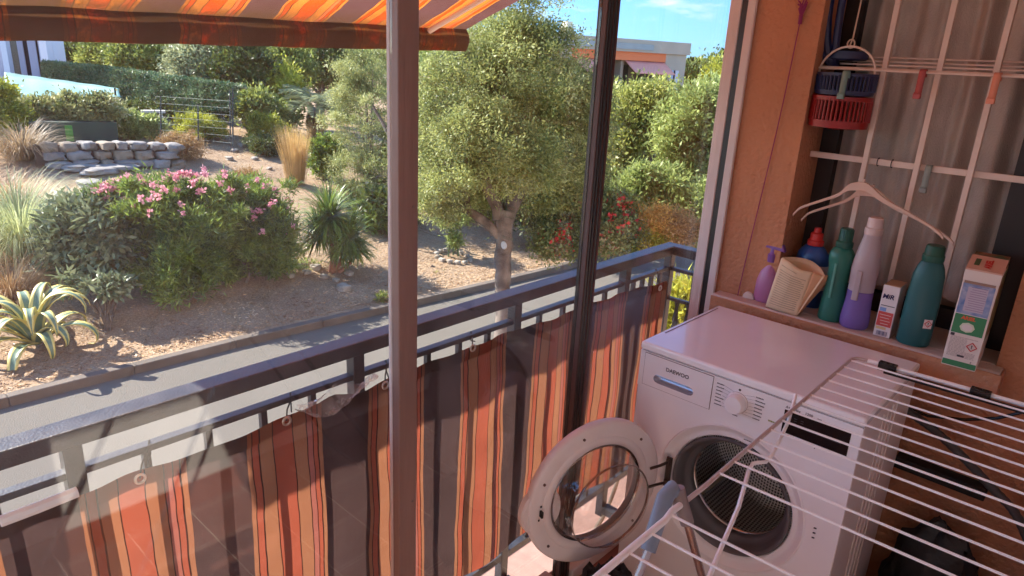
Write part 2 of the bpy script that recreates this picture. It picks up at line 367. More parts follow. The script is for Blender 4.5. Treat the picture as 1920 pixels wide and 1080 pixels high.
# right frame at the wall
t = thing('jamb_frame', (GX, .52, 0), 'pinkish white aluminium jamb with a black seal, against the orange wall', 'frame')
MB().box((GX-.020, .545, -.1), (GX+.018, .5595, 2.5)).build('outer_channel', ALU, t, bevel=.003)
MB().box((GX+.0185, .549, .0), (GX+.0365, .5595, 2.5)).build('black_seal', BLKF, t)
MB().box((GX+.037, .545, .0), (GX+.065, .5592, 2.5)).build('inner_channel', ALU, t, bevel=.004)
mb = MB().box((GX-.035, -4.6, 0), (GX+.03, -2.052, .045)).box((GX-.035, -1.658, 0), (GX+.03, -.782, .045)).box((GX-.035, -.727, 0), (GX+.03, -.152, .045)).box((GX-.035, -.094, 0), (GX+.03, .542, .045))
tag(mb.build('sill_track', ALU, bevel=.004), 'pale aluminium bottom track of the glazing', 'track')
mb = MB().box((GX-.035, -4.6, 2.43), (GX+.03, -2.052, 2.5)).box((GX-.035, -1.658, 2.43), (GX+.03, -.782, 2.5)).box((GX-.035, -.727, 2.43), (GX+.03, -.152, 2.5)).box((GX-.035, -.094, 2.43), (GX+.03, .542, 2.5))
tag(mb.build('head_track', ALU), 'pale aluminium top track of the glazing under the ceiling', 'track')

# ------------------------------------------------------------------ railing
RX = -.375; YC = .775
t = thing('balcony_railing', (RX, -.5, -.18), 'dark grey iron balcony railing with a wide box handrail, seen through the glass', 'railing')
hz0, hz1 = .889, .924
mb = MB()
v = [(RX-.027,-4.6,hz0),(RX+.025,-4.6,hz0),(RX+.025,YC-.025,hz0),(GX,YC-.025,hz0),(GX,YC+.027,hz0),(RX-.027,YC+.027,hz0)]
v += [(a,b,hz1) for a,b,_ in v]
mb.add(v, [(0,1,2,5),(2,3,4,5),(6,11,8,7),(8,11,10,9),(0,6,7,1),(1,7,8,2),(2,8,9,3),(3,9,10,4),(4,10,11,5),(5,11,6,0)])
mb.build('handrail', RAILM, t, bevel=.003)
mb = MB(); mb.box((RX-.012,-4.6,.822),(RX+.012,YC+.012,.836)); mb.box((RX+.0125,YC-.012,.822),(GX,YC+.012,.836))
mb.build('mid_rail', RAILM, t, bevel=.002)
mb = MB(); mb.box((RX-.014,-4.6,-.045),(RX+.014,YC+.012,-.02)); mb.box((RX+.0145,YC-.012,-.045),(GX,YC+.012,-.02))
mb.build('bottom_rail', RAILM, t)
MB().box((RX+.016,YC-.008,.700),(GX,YC+.008,.712)).build('lower_rail', RAILM, t)
for y in (-4.4,-3.8,-3.2,-2.56,-1.94,-1.32, -.704, -.128, .464):
    MB().box((RX-.016, y-.016, -.17), (RX+.016, y+.016, hz0+.002)).build('post', RAILM, t, bevel=.002)
    MB().box((RX+.017, y-.02, -.15), (GX-.051, y+.02, -.12)).build('bracket', RAILM, t)
MB().box((RX-.016, YC-.016, -.17), (RX+.016, YC+.016, hz0+.002)).build('post', RAILM, t, bevel=.002)
def baluster(x, y, z0, z1, twist=False):
    if not twist: return MB().box((x-.007, y-.007, z0), (x+.007, y+.007, z1))
    mb = MB(); n = 26; vs = []; fs = []
    for i in range(n+1):
        k = i/n; a = k*math.pi*5; r = .013+.004*math.sin(k*math.pi*10)
        vs += [(x+r*math.cos(a+j*math.pi/2), y+r*.5*math.sin(a+j*math.pi/2), z0+(z1-z0)*k) for j in range(4)]
    for i in range(n):
        for j in range(4): fs.append((i*4+j, i*4+(j+1)%4, i*4+4+(j+1)%4, i*4+4+j))
    mb.add(vs, fs); return mb
posts = [-4.4,-3.8,-3.2,-2.56,-1.94,-1.32,-.704,-.128,.464,YC]
for a, b in zip(posts[:-1], posts[1:]):
    k = 5
    for i in range(1, k):
        baluster(RX, a+(b-a)*i/k, -.02, .824).build('baluster', RAILM, t)
for x in (-.318, -.268, -.218):
    baluster(x, YC, -.02, .70, True).build('baluster', RAILM, t)
mb = MB().tube([(-.262, YC, .828), (-.262, YC, .70)], .006, 6); mb.build('tie_bar', RAILM, t)

# ------------------------------------------------------------------ striped wind screen
SCREEN = stripe_mat('striped_canvas', -.07-.315*4, .315, wav=.008, tr=.42, gain=.92)
FX = RX+.036
tops = [(0,975),(60,948),(150,925),(235,893),(320,866),(400,838),(470,806),(540,780),(600,756),(625,742),(665,738),(735,706),(785,690),(860,655),(943,618),(1000,606),(1060,590),(1100,570),(1160,552),(1200,540),(1238,530)]
tp = sorted([(on(x, y, 0, FX)[1], min(.815, on(x, y, 0, FX)[2])) for x, y in tops])
tyv = np.array([a for a, _ in tp]); tzv = np.array([b for _, b in tp])
def ztop(y): return float(np.interp(y, tyv, tzv))
def scr(u, v):
    y = -3.1+(.705+3.1)*u; zt = ztop(y); z0 = .035+.012*math.sin(y*9); z = z0+(zt-z0)*v
    x = FX+.006*math.sin(y*19+v*2)+.004*math.sin(y*43+1)*v+.007*mnoise.noise((y*4, z*5, 0))+.012*(1-v)*math.sin(y*6)**2*.4
    return (x, y+.004*math.sin(z*14+y*5), z)
t = thing('wind_screen', (FX, -.5, 0), 'orange and brown striped canvas screen tied inside the railing', 'wind screen')
MB().grid(scr, 260, 40).build('canvas', SCREEN, t, smooth=80)
def hem(u, v):
    y = -3.1+(.703+3.1)*u; x, yy, _ = scr(u, 1-.045*v); return (x+.003+.0015*math.sin(y*30), y, ztop(y)-.035*v+.001)
MB().grid(hem, 260, 3).build('hem', SCREEN, t, smooth=80)
cord = pmat('dark_cord', (.03,.03,.03), .8); GROM = pmat('grommet_metal', (.55,.5,.45), .3, metal=1.)
for px, py in ((262,897),(537,789),(722,722),(886,652),(1237,540),):
    P = on(px, py, 0, FX+.012); mb = MB()
    mb.tube([(P[0]+.002, P[1]+.009*math.cos(a), P[2]+.009*math.sin(a)) for a in np.linspace(0, 2*math.pi, 15)[:-1]], .0028, 6, closed=True)
    mb.build('grommet', GROM, t)
    mb = MB().tube([(P[0], P[1], P[2]), (P[0]-.012, P[1]+.01, P[2]+.02), (RX+.016, P[1]+.03, .828), (RX-.0, P[1]+.04, .840), (RX-.016, P[1]+.045, .825), (RX+.0, P[1]+.04, .812), (P[0]-.012, P[1]+.02, P[2]+.01)], .0018, 5)
    mb.build('tie_cord', cord, t)
# cloudy plastic sheet bunched on top of the screen near the post
PLS = thin_glass('cloudy_plastic', 1.4, dust=.25, scale=30, rough=.15, dustc=(.75,.7,.7))
random.seed(4)
def plas(u, v):
    y = -.90+.22*u; return (FX+.022+.012*math.sin(u*9+v*4)+.006*mnoise.noise((u*9, v*9, 3)), y, ztop(y)+.035-.06*v*math.sin(math.pi*min(1, u+.1))+.008*mnoise.noise((u*7, v*7, 1)))
tag(MB().grid(plas, 26, 10).build('plastic_wrap', PLS, smooth=80), 'crumpled clear plastic wrapped over the mid rail above the brown stripe', 'plastic sheet')
rod = MB().tube([on(0, 978, 0, FX+.03), on(70, 952, 0, FX+.03), on(145, 922, 0, FX+.03)], .010, 8)
tag(rod.build('screen_rod', pmat('white_pvc', (.8,.84,.88), .3)), 'short white plastic rod lying along the screen top at the left edge', 'rod')

# ------------------------------------------------------------------ awning
AWN = stripe_mat('awning_canvas', -.25-.335*4, .335, wav=.018, tr=.5, dirt=True, gain=1.02, TAN=(.58,.17,.025), ORG=(.70,.075,.008), PNK=(.75,.14,.04), BRN=(.10,.045,.04))
AX = -1.5; AY0, AY1 = -1.47, .70
def azf(y): return 1.655+(y+1.07)*.022
t = thing('awning', (GX, 0, 2.4), 'sunlit orange striped awning with a stained valance above the railing', 'awning')
def awn(u, v):
    y = AY0+(AY1-AY0)*u; x = AX+(GX-.03-AX)*v; z = azf(y)+(2.40-azf(y))*v - .045*math.sin(math.pi*v)*(1+.3*math.sin(y*3)) + .010*mnoise.noise((x*4, y*4, 2))
    return (x, y+.03*math.sin(v*3.1)*(1 if u > .98 else 0), z)
MB().grid(awn, 120, 50).build('canopy', AWN, t, smooth=80)
def val(u, v):
    y = AY0+(AY1-.0-AY0)*u; z = azf(y)-.088*v+.004*math.sin(y*11)*v
    return (AX-.006-.012*math.sin(v*2.6)+.006*mnoise.noise((y*5, v*3, 5)), y, z)
MB().grid(val, 160, 8).build('valance', AWN, t, smooth=80)
def slv(u, v):
    y = AY0+(AY1-AY0)*u; a = math.pi*v
    return (AX+.006+.022*math.sin(a)+.003*mnoise.noise((y*9, v*4, 2)), y, azf(y)+.004-.094*v+.004*mnoise.noise((y*6, v*3, 8)))
MB().grid(slv, 160, 12).build('hem_sleeve', AWN, t, smooth=80)
for yy in (.46,):
    a = np.array(on(800, 78, 1, .5)); 
    MB().tube([(AX+.02, .47, azf(.47)-.01), (AX+.55, .50, 1.90), (GX-.06, .5, 2.28)], .013, 8).build('arm', pmat('arm_cream', (.72,.6,.5), .5), t)
MB().tube([(AX+.02, AY0+.1, azf(AY0)-.01), (AX+.55, AY0+.1, 1.88), (GX-.06, AY0+.1, 2.28)], .013, 8).build('arm', ALU, t)
MB().obox((AX+.0, .452, azf(.45)-.045), (1,0,0), (0,1,0), (0,0,1), (.014,.012,.022)).build('clamp', ALU, t, bevel=.004)
P = on(331, 71, 0, AX-.02); MB().lathe([(0,.004),(.009,.003),(.010,0)], P+np.array([.012,0,0]), ((0,1,0),(0,0,1),(1,0,0)), 12).build('rivet', ALU, t)
MB().box((GX-.09, AY0-.05, 2.36), (GX-.021, AY1+.05, 2.46)).build('cassette', ALU, t, bevel=.01)

# ================================================================== GROUND OUTSIDE
RZ = -3.0
def kx(y): return float(np.interp(y, [-30,-.1,3.3,5.8,8.2,11,40,120], [-9.3,-9.11,-9.01,-8.78,-8.56,-8.39,-7.3,-4]))
def TH(x, y):
    d = kx(y)-x
    if d < .18: return RZ+.0
    d -= .18
    zz = RZ+.10+.05*min(d, 1.5)
    s = min(max(d-1.5, 0), 14); zz += .135*s*(1.0 if y < 6 else max(.45, 1-(y-6)*.06))
    zz += max(0, d-15.5)*.03
    zz += (.06*mnoise.noise((x*.7, y*.7, 0))+.03*mnoise.noise((x*2.3, y*2.3, 4)))*min(1, d)
    return zz
def G(px, py, zoff=0):
    d = ray(px, py); p = CAM.copy(); tt = 5.0
    while tt < 400:
        p = CAM+d*tt
        if p[2] < TH(p[0], p[1])+zoff and p[0] < kx(p[1])-.1: return np.array([p[0], p[1], TH(p[0], p[1])]), tt
        if p[2] < RZ: return np.array([p[0], p[1], RZ]), tt
        tt += .05
    return CAM+d*60, 60.0
def gmat(name, a, b, c, d, s1=1.2, s2=35, bump=.8):
    m, n, out = new_mat(name); N = n.nodes; K = n.links
    tc = N.new("ShaderNodeTexCoord")
    def nz(s, det=8, rough=.6):
        z = N.new("ShaderNodeTexNoise"); z.inputs['Scale'].default_value = s; z.inputs['Detail'].default_value = det; z.inputs['Roughness'].default_value = rough
        K.new(tc.outputs['Object'], z.inputs['Vector']); return z.outputs['Fac']
    def ramp(f, p0, p1, c0, c1):
        r = N.new("ShaderNodeValToRGB"); e = r.color_ramp.elements; e[0].position = p0; e[1].position = p1; e[0].color = C4(c0); e[1].color = C4(c1); K.new(f, r.inputs[0]); return r.outputs[0]
    r1 = ramp(nz(s1), .38, .62, a, b); r2 = ramp(nz(s2, 10, .75), .42, .6, c, d)
    mm = N.new("ShaderNodeMixRGB"); mm.inputs['Fac'].default_value = .55; K.new(r1, mm.inputs['Color1']); K.new(r2, mm.inputs['Color2'])
    p = N.new("ShaderNodeBsdfPrincipled"); p.inputs['Roughness'].default_value = .95; p.inputs['Specular IOR Level'].default_value = .1; K.new(mm.outputs[0], p.inputs['Base Color'])
    bp = N.new("ShaderNodeBump"); bp.inputs['Strength'].default_value = bump; bp.inputs['Distance'].default_value = .03; K.new(nz(s2*.6, 10, .7), bp.inputs['Height']); K.new(bp.outputs[0], p.inputs['Normal'])
    K.new(p.outputs[0], out.inputs[0]); return m
DIRT = gmat('dry_garden_earth', (.34,.225,.135), (.44,.315,.195), (.14,.085,.052), (.54,.41,.28))
ROADM = gmat('pale_worn_asphalt', (.150,.135,.112), (.185,.168,.141), (.072,.066,.056), (.26,.238,.203), .6, 110, .6)
mb = MB()
ys = np.concatenate([np.linspace(-40, -3, 12), np.linspace(-2.5, 22, 110), np.linspace(23, 120, 30)])
ds = np.concatenate([[.155,.20], np.linspace(.35, 16, 110), np.linspace(17, 90, 30)])
vs = [(kx(y)-d, y, TH(kx(y)-d, y)) for y in ys for d in ds]; m_ = len(ds)
mb.add(vs, [(i*m_+j, (i+1)*m_+j, (i+1)*m_+j+1, i*m_+j+1) for i in range(len(ys)-1) for j in range(m_-1)])
tag(mb.build('garden_ground', DIRT, origin=(0,0,0)), kind='structure')
mb = MB(); yy = np.linspace(-40, 120, 161)
vs = []
for y in yy: vs += [(-2.82, y, RZ), (kx(y)-.02, y, RZ)]
mb.add(vs, [(2*i, 2*i+2, 2*i+3, 2*i+1) for i in range(len(yy)-1)])
tag(mb.build('road', ROADM, origin=(0,0,0)), kind='structure')
mb = MB()
for y in np.arange(-12, 40, 1.5):
    x0, x1 = kx(y), kx(y+1.496)
    vs = [(x0,y,RZ-.1),(x1,y+1.496,RZ-.1),(x1-.16,y+1.496,RZ-.1),(x0-.16,y,RZ-.1)]; h = RZ+.13+random.uniform(-.008,.008)
    vs += [(a,b,h) for a,b,_ in vs]
    mb.add(vs, [(0,1,5,4),(1,2,6,5),(2,3,7,6),(3,0,4,7),(4,5,6,7)])
tag(mb.build('kerb', pmat('kerb_stone', (.125,.10,.078), .9, var=.2, vscale=3, bump=.6, bscale=40), bevel=.015), kind='structure')
tag(MB().box((-2.7, -40, RZ-.2), (6, 60, RZ+.02)).build('terrace', TERRT, origin=(0,0,0)), kind='structure')
tag(MB().box((-2.815, -40, RZ-.2), (-2.704, 60, RZ+.035)).build('terrace_edge', pmat('mint_paint', (.20,.33,.28), .7, var=.1, vscale=5), origin=(0,0,0)), kind='structure')
FARG = gmat('far_scrub', (.10,.11,.05), (.16,.15,.08), (.06,.08,.03), (.2,.18,.1), .02, .3, .2)
mb = MB(); S = 1500
mb.add([(-S,-S,RZ-1.2),(S,-S,RZ-1.2),(S,S,RZ-1.2),(-S,S,RZ-1.2)], [(0,1,2,3)]); tag(mb.build('ground', FARG, origin=(0,0,0)), kind='structure')
# ================================================================== WINDOW RECESS
mb = MB()
# sill slab (two steps: inside recess, and protruding nose that runs onto the wall at the right)
mb.box((-.05, WY-.06, ZS+.001), (.775, WY-.001, .866)).box((.134, WY-.001, ZS+.001), (.756, WY+.225, .866))
SILL = pmat('sill_stone', (.62,.5,.44), .6, var=.1, vscale=9, bump=.25, bscale=90, c2=(.5,.4,.36))
tag(mb.build('window_sill', SILL, bevel=.004), 'stone window sill with an orange rim, holding the row of cleaning products', 'sill')
mb = MB().box((-.051, WY-.066, ZS-.05), (.781, WY-.0605, .862)).box((.7755, WY-.0604, ZS-.05), (.781, WY-.002, .862)).box((-.05, WY-.06, ZS-.05), (.775, WY-.002, ZS))
tag(mb.build('plaster_ledge', STUCCO, bevel=.003), 'orange painted plaster nose below the stone sill', 'plaster ledge')
WFR = pmat('dark_brown_frame', (.018,.011,.010), .5)
t = thing('window', (.44, WY+.21, .866), 'dark framed window behind the bars, left half open', 'window')
MB().box((.134, WY+.17, .867), (.185, WY+.235, 2.119)).build('frame', WFR, t)
MB().box((.665, WY+.12, .867), (.756, WY+.235, 2.119)).build('frame', WFR, t)
MB().box((.186, WY+.2, .867), (.664, WY+.235, .93)).build('frame', WFR, t)
CURT = pmat('grey_curtain', (.52,.44,.385), .95, var=.08, vscale=18, bump=.35, bscale=300, stretch=(1,1,.6))
def cur(u, v):
    x = .175+.50*u; z = .965+1.15*v
    f = math.sin(u*27+math.sin(u*9)*1.5)*.024*(1-.12*v)+.006*math.sin(u*61+2)
    return (x+.006*math.sin(z*3+u*5), WY+.19+f, z+.004*math.sin(u*27))
o = MB().grid(cur, 200, 20).build('curtain', CURT, smooth=80); tag(o, 'grey brown curtain hanging in deep folds behind the white window bars', 'curtain')
# iron bars
t = thing('window_grille', (.44, WY+.09, .867), 'cream painted iron grille in front of the curtain', 'window bars')
BY = WY+.085
for x in (.302, .441, .573):
    MB().box((x-.0075, BY-.0075, .867), (x+.0075, BY+.0075, 2.119)).build('bar', PINKW, t, bevel=.0015)
MB().box((.134, BY+.008, 1.338), (.756, BY+.016, 1.356)).build('cross_bar', PINKW, t, bevel=.0015)
for x in (.334, .372):
    MB().tube([(x+.001*math.cos(a), BY+.012+.008*math.cos(a), 1.347+.012*math.sin(a)) for a in np.linspace(0, 2*math.pi, 13)[:-1]], .0012, 5, closed=True).build('wire_tie', BLACKM, t)

# wire shelf
t = thing('wire_shelf', (.41, WY+.08, 1.60), 'cream wire shelf across the top of the window, with small clips on its front rod', 'wire shelf')
rows = [(WY+.04, 1.603, .117, .0035), (WY+.055, 1.607, .124, .0026), (WY+.085, 1.618, .133, .0026), (WY+.11, 1.628, .137, .0026), (WY+.14, 1.640, .142, .0026)]
for y, z, x0, r in rows:
    MB().tube([(x0, y, z), (.76, y, z+.001)], r, 8).build('rod', PINKW, t)
MB().tube([(.122, WY+.04, 1.604), (.146, WY+.15, 1.645), (.15, WY+.16, 1.648)], .0025, 6).build('side_rod', PINKW, t)
MB().tube([(.745, WY+.04, 1.604), (.745, WY+.15, 1.645)], .0025, 6).build('side_rod', PINKW, t)

def clip(px, py, y, zt, mat, label):
    P = on(px, py, 1, y); x = P[0]; z = zt
    t = thing('hook_clip', (x, y, z-.07), label, 'clip', 'small plastic hook clips on the rods')
    mb = MB(); w_ = .0085
    prof = [(.010, z-.012), (.010, z+.003), (.004, z+.008), (-.004, z+.006), (-.006, z), (-.007, z-.055), (-.013, z-.064), (-.013, z-.052)]
    mb.grid(lambda u, v: (x-w_+2*w_*v, y+np.interp(u*7, range(8), [p[0] for p in prof]), np.interp(u*7, range(8), [p[1] for p in prof])), 7, 1)
    o = mb.build('strap', mat, t, smooth=50); s = o.modifiers.new('s', 'SOLIDIFY'); s.thickness = .0022; s.offset = 0
    MB().box((x-w_-.001, y-.017, z-.069), (x+w_+.001, y-.0045, z-.055)).build('foot', mat, t, bevel=.002)
GRNC = pmat('grey_green_plastic', (.16,.27,.25), .5, var=.1); REDC = pmat('faded_red_plastic', (.42,.09,.09), .5, var=.1); ORC = pmat('faded_orange_plastic', (.75,.3,.2), .5, var=.1)
clip(1588, 132, WY-.020, 1.590, GRNC, 'grey green hook clip hanging in front of the blue and red basket')
clip(1731, 136, WY+.036, 1.603, REDC, 'faded red hook clip on the front rod of the wire shelf')
clip(1871, 142, WY+.036, 1.603, ORC, 'orange hook clip at the right of the wire shelf, before the third bar')
clip(1742, 316, BY+.004, 1.348, pmat('grey_plastic_clip', (.25,.30,.28), .5), 'grey hook clip on the horizontal window bar below the shelf')

# peg baskets
def basket(name, c, r, z0, z1, mat, label, floor=True, sy=.75, grp=None, taper=.9, nsl=44):
    t = thing(name, (c[0], c[1], z0), label, 'basket', grp)
    mb = MB(); h = z1-z0
    mb.lathe([(r*taper*.3, z0+.0), (r*taper, z0+.006), (r*taper*1.03, z0+h*.28), (r*taper*1.0, z0+h*.28), (r*taper*.96, z0+.012), (0.001, z0+.006)], (c[0], c[1], 0), n=48, sy=sy)
    mb.build('base', mat, t)
    mb = MB().lathe([(r*.985, z1-h*.14), (r*1.02, z1-h*.13), (r*1.03, z1), (r*.99, z1), (r*.985, z1-h*.14)], (c[0], c[1], 0), n=48, sy=sy)
    mb.build('rim', mat, t)
    mb = MB()
    for i in range(nsl):
        a = 2*math.pi*i/nsl
        p0 = (c[0]+r*taper*1.015*math.cos(a), c[1]+r*taper*1.015*sy*math.sin(a), z0+h*.26); p1 = (c[0]+r*1.0*math.cos(a), c[1]+r*1.0*sy*math.sin(a), z1-h*.1)
        mb.tube([p0, p1], .0034, 5)
    mb.build('slats', mat, t)
    return t
BLUP = pmat('navy_plastic', (.016,.024,.085), .4, var=.1); REDP = pmat('red_plastic', (.27,.010,.010), .35, var=.08)
BC = (.213, WY+.055)
tb = basket('peg_basket', BC, .083, 1.525, 1.592, BLUP, 'navy slatted peg basket hanging from the shelf, nested on the red one', taper=.97)
MB().tube([(BC[0]+.078*math.cos(a), BC[1]-.012, 1.59+.075*math.sin(a)) for a in np.linspace(0, math.pi, 19)], .0032, 7).build('handle', PINKW, tb)
basket('peg_basket', (BC[0]-.002, BC[1]), .084, 1.432, 1.527, REDP, 'red slatted peg basket hanging below the navy one', taper=1.0)
hk = MB().tube([(.208, BC[1]-.012, 1.664), (.211, BC[1]-.005, 1.69), (.215, BC[1], 1.90), (.216, BC[1], 2.118)], .0022, 6)
hk.tube([(.21+.010*math.cos(a), BC[1]-.010, 1.672+.012*math.sin(a)) for a in np.linspace(0, 2*math.pi, 13)[:-1]], .0022, 6, closed=True)
tag(hk.build('hanging_string', pmat('beige_string', (.6,.45,.35), .8)), 'beige string with a knot, holding up the peg baskets', 'string')
# dark blue handled basket standing on the shelf
t = thing('dark_basket', (.165, WY+.09, 1.625), 'dark blue plastic basket with long openings standing on the wire shelf', 'basket')
mb = MB(); C0 = np.array([.168, WY+.10, 1.80])
for k, (rx, th) in enumerate(((.075, .012), (.040, .012), (.006, .011))):
    mb.tube([(C0[0]-rx*math.cos(a)*1.0, C0[1]-.03*math.cos(a)-.02, C0[2]+.185*math.sin(a)) for a in np.linspace(-math.pi/2, math.pi/2, 25)], th, 8)
mb.build('ribs', BLUP, t)
MB().lathe([(.0, -.006), (.06, -.004), (.068, .0), (.068, .02), (.058, .022), (.05, .004), (0, .002)], (.182, WY+.092, 1.632), n=28, sy=.6).build('base', BLUP, t)
MB().lathe([(.060, -.018), (.068, -.018), (.07, 0), (.062, 0), (.060, -.018)], (.182, WY+.092, 1.99), n=28, sy=.6).build('rim', BLUP, t)
# purple cord + knot, wall disc
PUR = pmat('purple_cord', (.28,.03,.12), .8)
A = on(1503, 25, 1, WY-.008); B = on(1380, 578, 1, WY-.008)
cmb = MB().tube([A+(B-A)*k+np.array([.004*math.sin(k*5), 0, 0]) for k in np.linspace(0, 1, 14)], .0016, 5)
for i in range(9):
    a = i*.7; cmb.tube([A+np.array([0, 0, -.012]), A+np.array([.008*math.cos(a*2), -.006*math.sin(a), .012]), A+np.array([.014*math.cos(a), -.006, .03+.006*math.sin(a*3)])], .0022, 5)
cmb.tube([A+np.array([0,0,-.03]), A+np.array([0,-.002,-.005])], .006, 8)
tag(cmb.build('purple_cord', PUR), 'thin purple cord with a frayed knot hanging down the orange wall', 'cord')
P = on(1404, 560, 1, WY)
t = thing('wall_hook', (P[0], WY, P[2]-.02), 'round white wall hook just left of the pink spray bottle', 'hook')
WHW = pmat('old_white_plastic', (.62,.5,.44), .5)
MB().lathe([(0,0),(.019,0),(.021,.004),(.019,.009),(0,.012)], (P[0], WY-.001, P[2]), ((1,0,0),(0,0,1),(0,-1,0)), 24, sy=1.25).build('plate', WHW, t)
MB().tube([(P[0], WY-.010, P[2]-.006), (P[0]+.002, WY-.026, P[2]-.02), (P[0]+.004, WY-.03, P[2]-.008)], .003, 6).build('hook', WHW, t)

# ================================================================== THINGS ON THE SILL
SZ = .867
def plas_mat(name, c, rough=.3, tr=.25, var=.04, **k): return pmat(name, c, rough, var=var, vscale=10, trans=tr, **k)
def ident(name, loc): pass
# pink spray bottle (behind the pouch)
def lathe_part(name, prof, c, mat, t, sx=1, sy=1, n=28, rot=0.):
    U = (math.cos(rot), math.sin(rot), 0); V = (-math.sin(rot), math.cos(rot), 0)
    return MB().lathe(prof, (c[0], c[1], 0), (U, V, (0,0,1)), n, sx=sx, sy=sy).build(name, mat, t)
sx0, sy0 = .110, WY+.01
t = thing('spray_bottle', (.120, sy0, SZ), 'pink and violet trigger spray bottle at the left end of the sill', 'spray bottle')
PKB = plas_mat('pink_clear_plastic', (.55,.22,.42)); VIO = plas_mat('violet_plastic', (.22,.09,.36), tr=.1)
lathe_part('body', [(0,SZ),(.036,SZ),(.04,SZ+.01),(.038,SZ+.07),(.03,SZ+.10),(.014,SZ+.125),(.013,SZ+.14),(0,SZ+.14)], (.105, sy0), PKB, t, sy=.7)
lathe_part('neck', [(.015,SZ+.135),(.016,SZ+.16),(.012,SZ+.165),(.011,SZ+.18)], (.105, sy0), VIO, t)
mb = MB(); hz = SZ+.178
mb.add([(.078,sy0-.011,hz),(.145,sy0-.011,hz-.004),(.145,sy0+.011,hz-.004),(.078,sy0+.011,hz),(.082,sy0-.009,hz+.018),(.135,sy0-.009,hz+.02),(.135,sy0+.009,hz+.02),(.082,sy0+.009,hz+.018)],
       [(0,3,2,1),(4,5,6,7),(0,1,5,4),(1,2,6,5),(2,3,7,6),(3,0,4,7)])
mb.build('trigger_head', VIO, t, bevel=.004)
MB().tube([(.086,sy0,hz+.002),(.078,sy0-.004,hz-.02),(.084,sy0-.006,hz-.042)], .0045, 7).build('trigger', VIO, t)
MB().lathe([(0,0),(.006,0),(.006,.012),(0,.012)], (.078, sy0, hz+.009), ((0,1,0),(0,0,1),(-1,0,0)), 10).build('nozzle', pmat('pale_blue_nozzle', (.5,.55,.75), .4), t)
# blue bottle with a red cap
c = (.205, WY+.085)
t = thing('blue_bottle', (c[0], c[1], SZ), 'blue detergent bottle with a red screw cap, behind the paper pouch', 'bottle')
BLB = plas_mat('deep_blue_plastic', (.03,.10,.34), .3, .15)
lathe_part('body', [(0,SZ),(.048,SZ),(.052,SZ+.008),(.052,SZ+.15),(.048,SZ+.175),(.03,SZ+.197),(.018,SZ+.203),(0,SZ+.203)], c, BLB, t, sy=.62)
lathe_part('label', [(.0525,SZ+.06),(.0528,SZ+.062),(.0528,SZ+.138),(.0525,SZ+.14)], c, pmat('pale_label', (.62,.6,.66), .5), t, sy=.635)
lathe_part('cap', [(.024,SZ+.200),(.025,SZ+.203),(.025,SZ+.215),(.02,SZ+.218),(.019,SZ+.238),(.012,SZ+.242),(.011,SZ+.256),(0,SZ+.258)], c, pmat('red_cap', (.62,.04,.035), .4), t)
mb = MB()
for s in (-1, 1): mb.obox((c[0]+.008+s*.006, c[1]-.0337, SZ+.128), (1,0,0), (0,1,0), (0,0,1), (.003,.0006,.005))
mb.obox((c[0]+.008, c[1]-.0337, SZ+.128), (1,0,0), (0,1,0), (0,0,1), (.0022,.0006,.008))
mb.build('emblem', pmat('dark_blue_print', (.02,.03,.12), .5), t)
# folded paper pouch
t = thing('paper_pouch', (.20, WY-.01, SZ), 'open cream paper refill pouch with printed lines, leaning at the front of the sill', 'pouch')
PAP = pmat('cream_paper', (.70,.52,.33), .75, var=.06, vscale=12, bump=.2, bscale=60)
bl = np.array([.132, WY-.050, SZ+.002]); br = np.array([.236, WY-.054, SZ+.001]); tl = np.array([.150, WY-.035, SZ+.165]); tr_ = np.array([.252, WY-.03, SZ+.140])
def pf(u, v):
    p = (bl*(1-u)+br*u)*(1-v)+(tl*(1-u)+tr_*u)*v; b = .010*math.sin(math.pi*u)*(.5+.7*v); return p+np.array([0, -b, .004*math.sin(u*7)*v])
def pb(u, v):
    p = (bl*(1-u)+br*u)*(1-v)+(tl*(1-u)+tr_*u)*v; b = .045*math.sin(math.pi*min(1, u+.02))**.7*(.55+.6*v); return p+np.array([.035*v*u, b, .012*v*math.sin(math.pi*u)])
mb = MB().grid(pf, 14, 10).grid(pb, 14, 10)
o = mb.build('bag', PAP, t, smooth=80); s = o.modifiers.new('s', 'SOLIDIFY'); s.thickness = .0012
def side(u, v):
    a = pf(1, v); q = a+np.array([.06*v, .025+.01*v, .002+.010*v])
    return a*(1-u)+q*u+np.array([0, -.010*math.sin(math.pi*u)*v, -.012*math.sin(math.pi*u)*v])
o = MB().grid(side, 8, 8).build('torn_flap', pmat('tan_paper', (.6,.33,.18), .8, bump=.2), t, smooth=80); s = o.modifiers.new('s', 'SOLIDIFY'); s.thickness = .001
mb = MB(); random.seed(8)
for i, v in enumerate(np.linspace(.88, .1, 18)):
    if i == 1: continue
    u0 = .1; u1 = random.choice([.86, .9, .8, .88]) if i else .6
    P0 = pf(u0, v); P1 = pf(.5, v); P2 = pf(u1, v)
    for a, b in ((P0, P1), (P1, P2)):
        a = a+np.array([0, -.0012, 0]); b = b+np.array([0, -.0012, 0]); mb.sweep_rect([a, b], .0008, .0008)
mb.build('printed_lines', pmat('faint_print', (.42,.3,.2), .8), t)
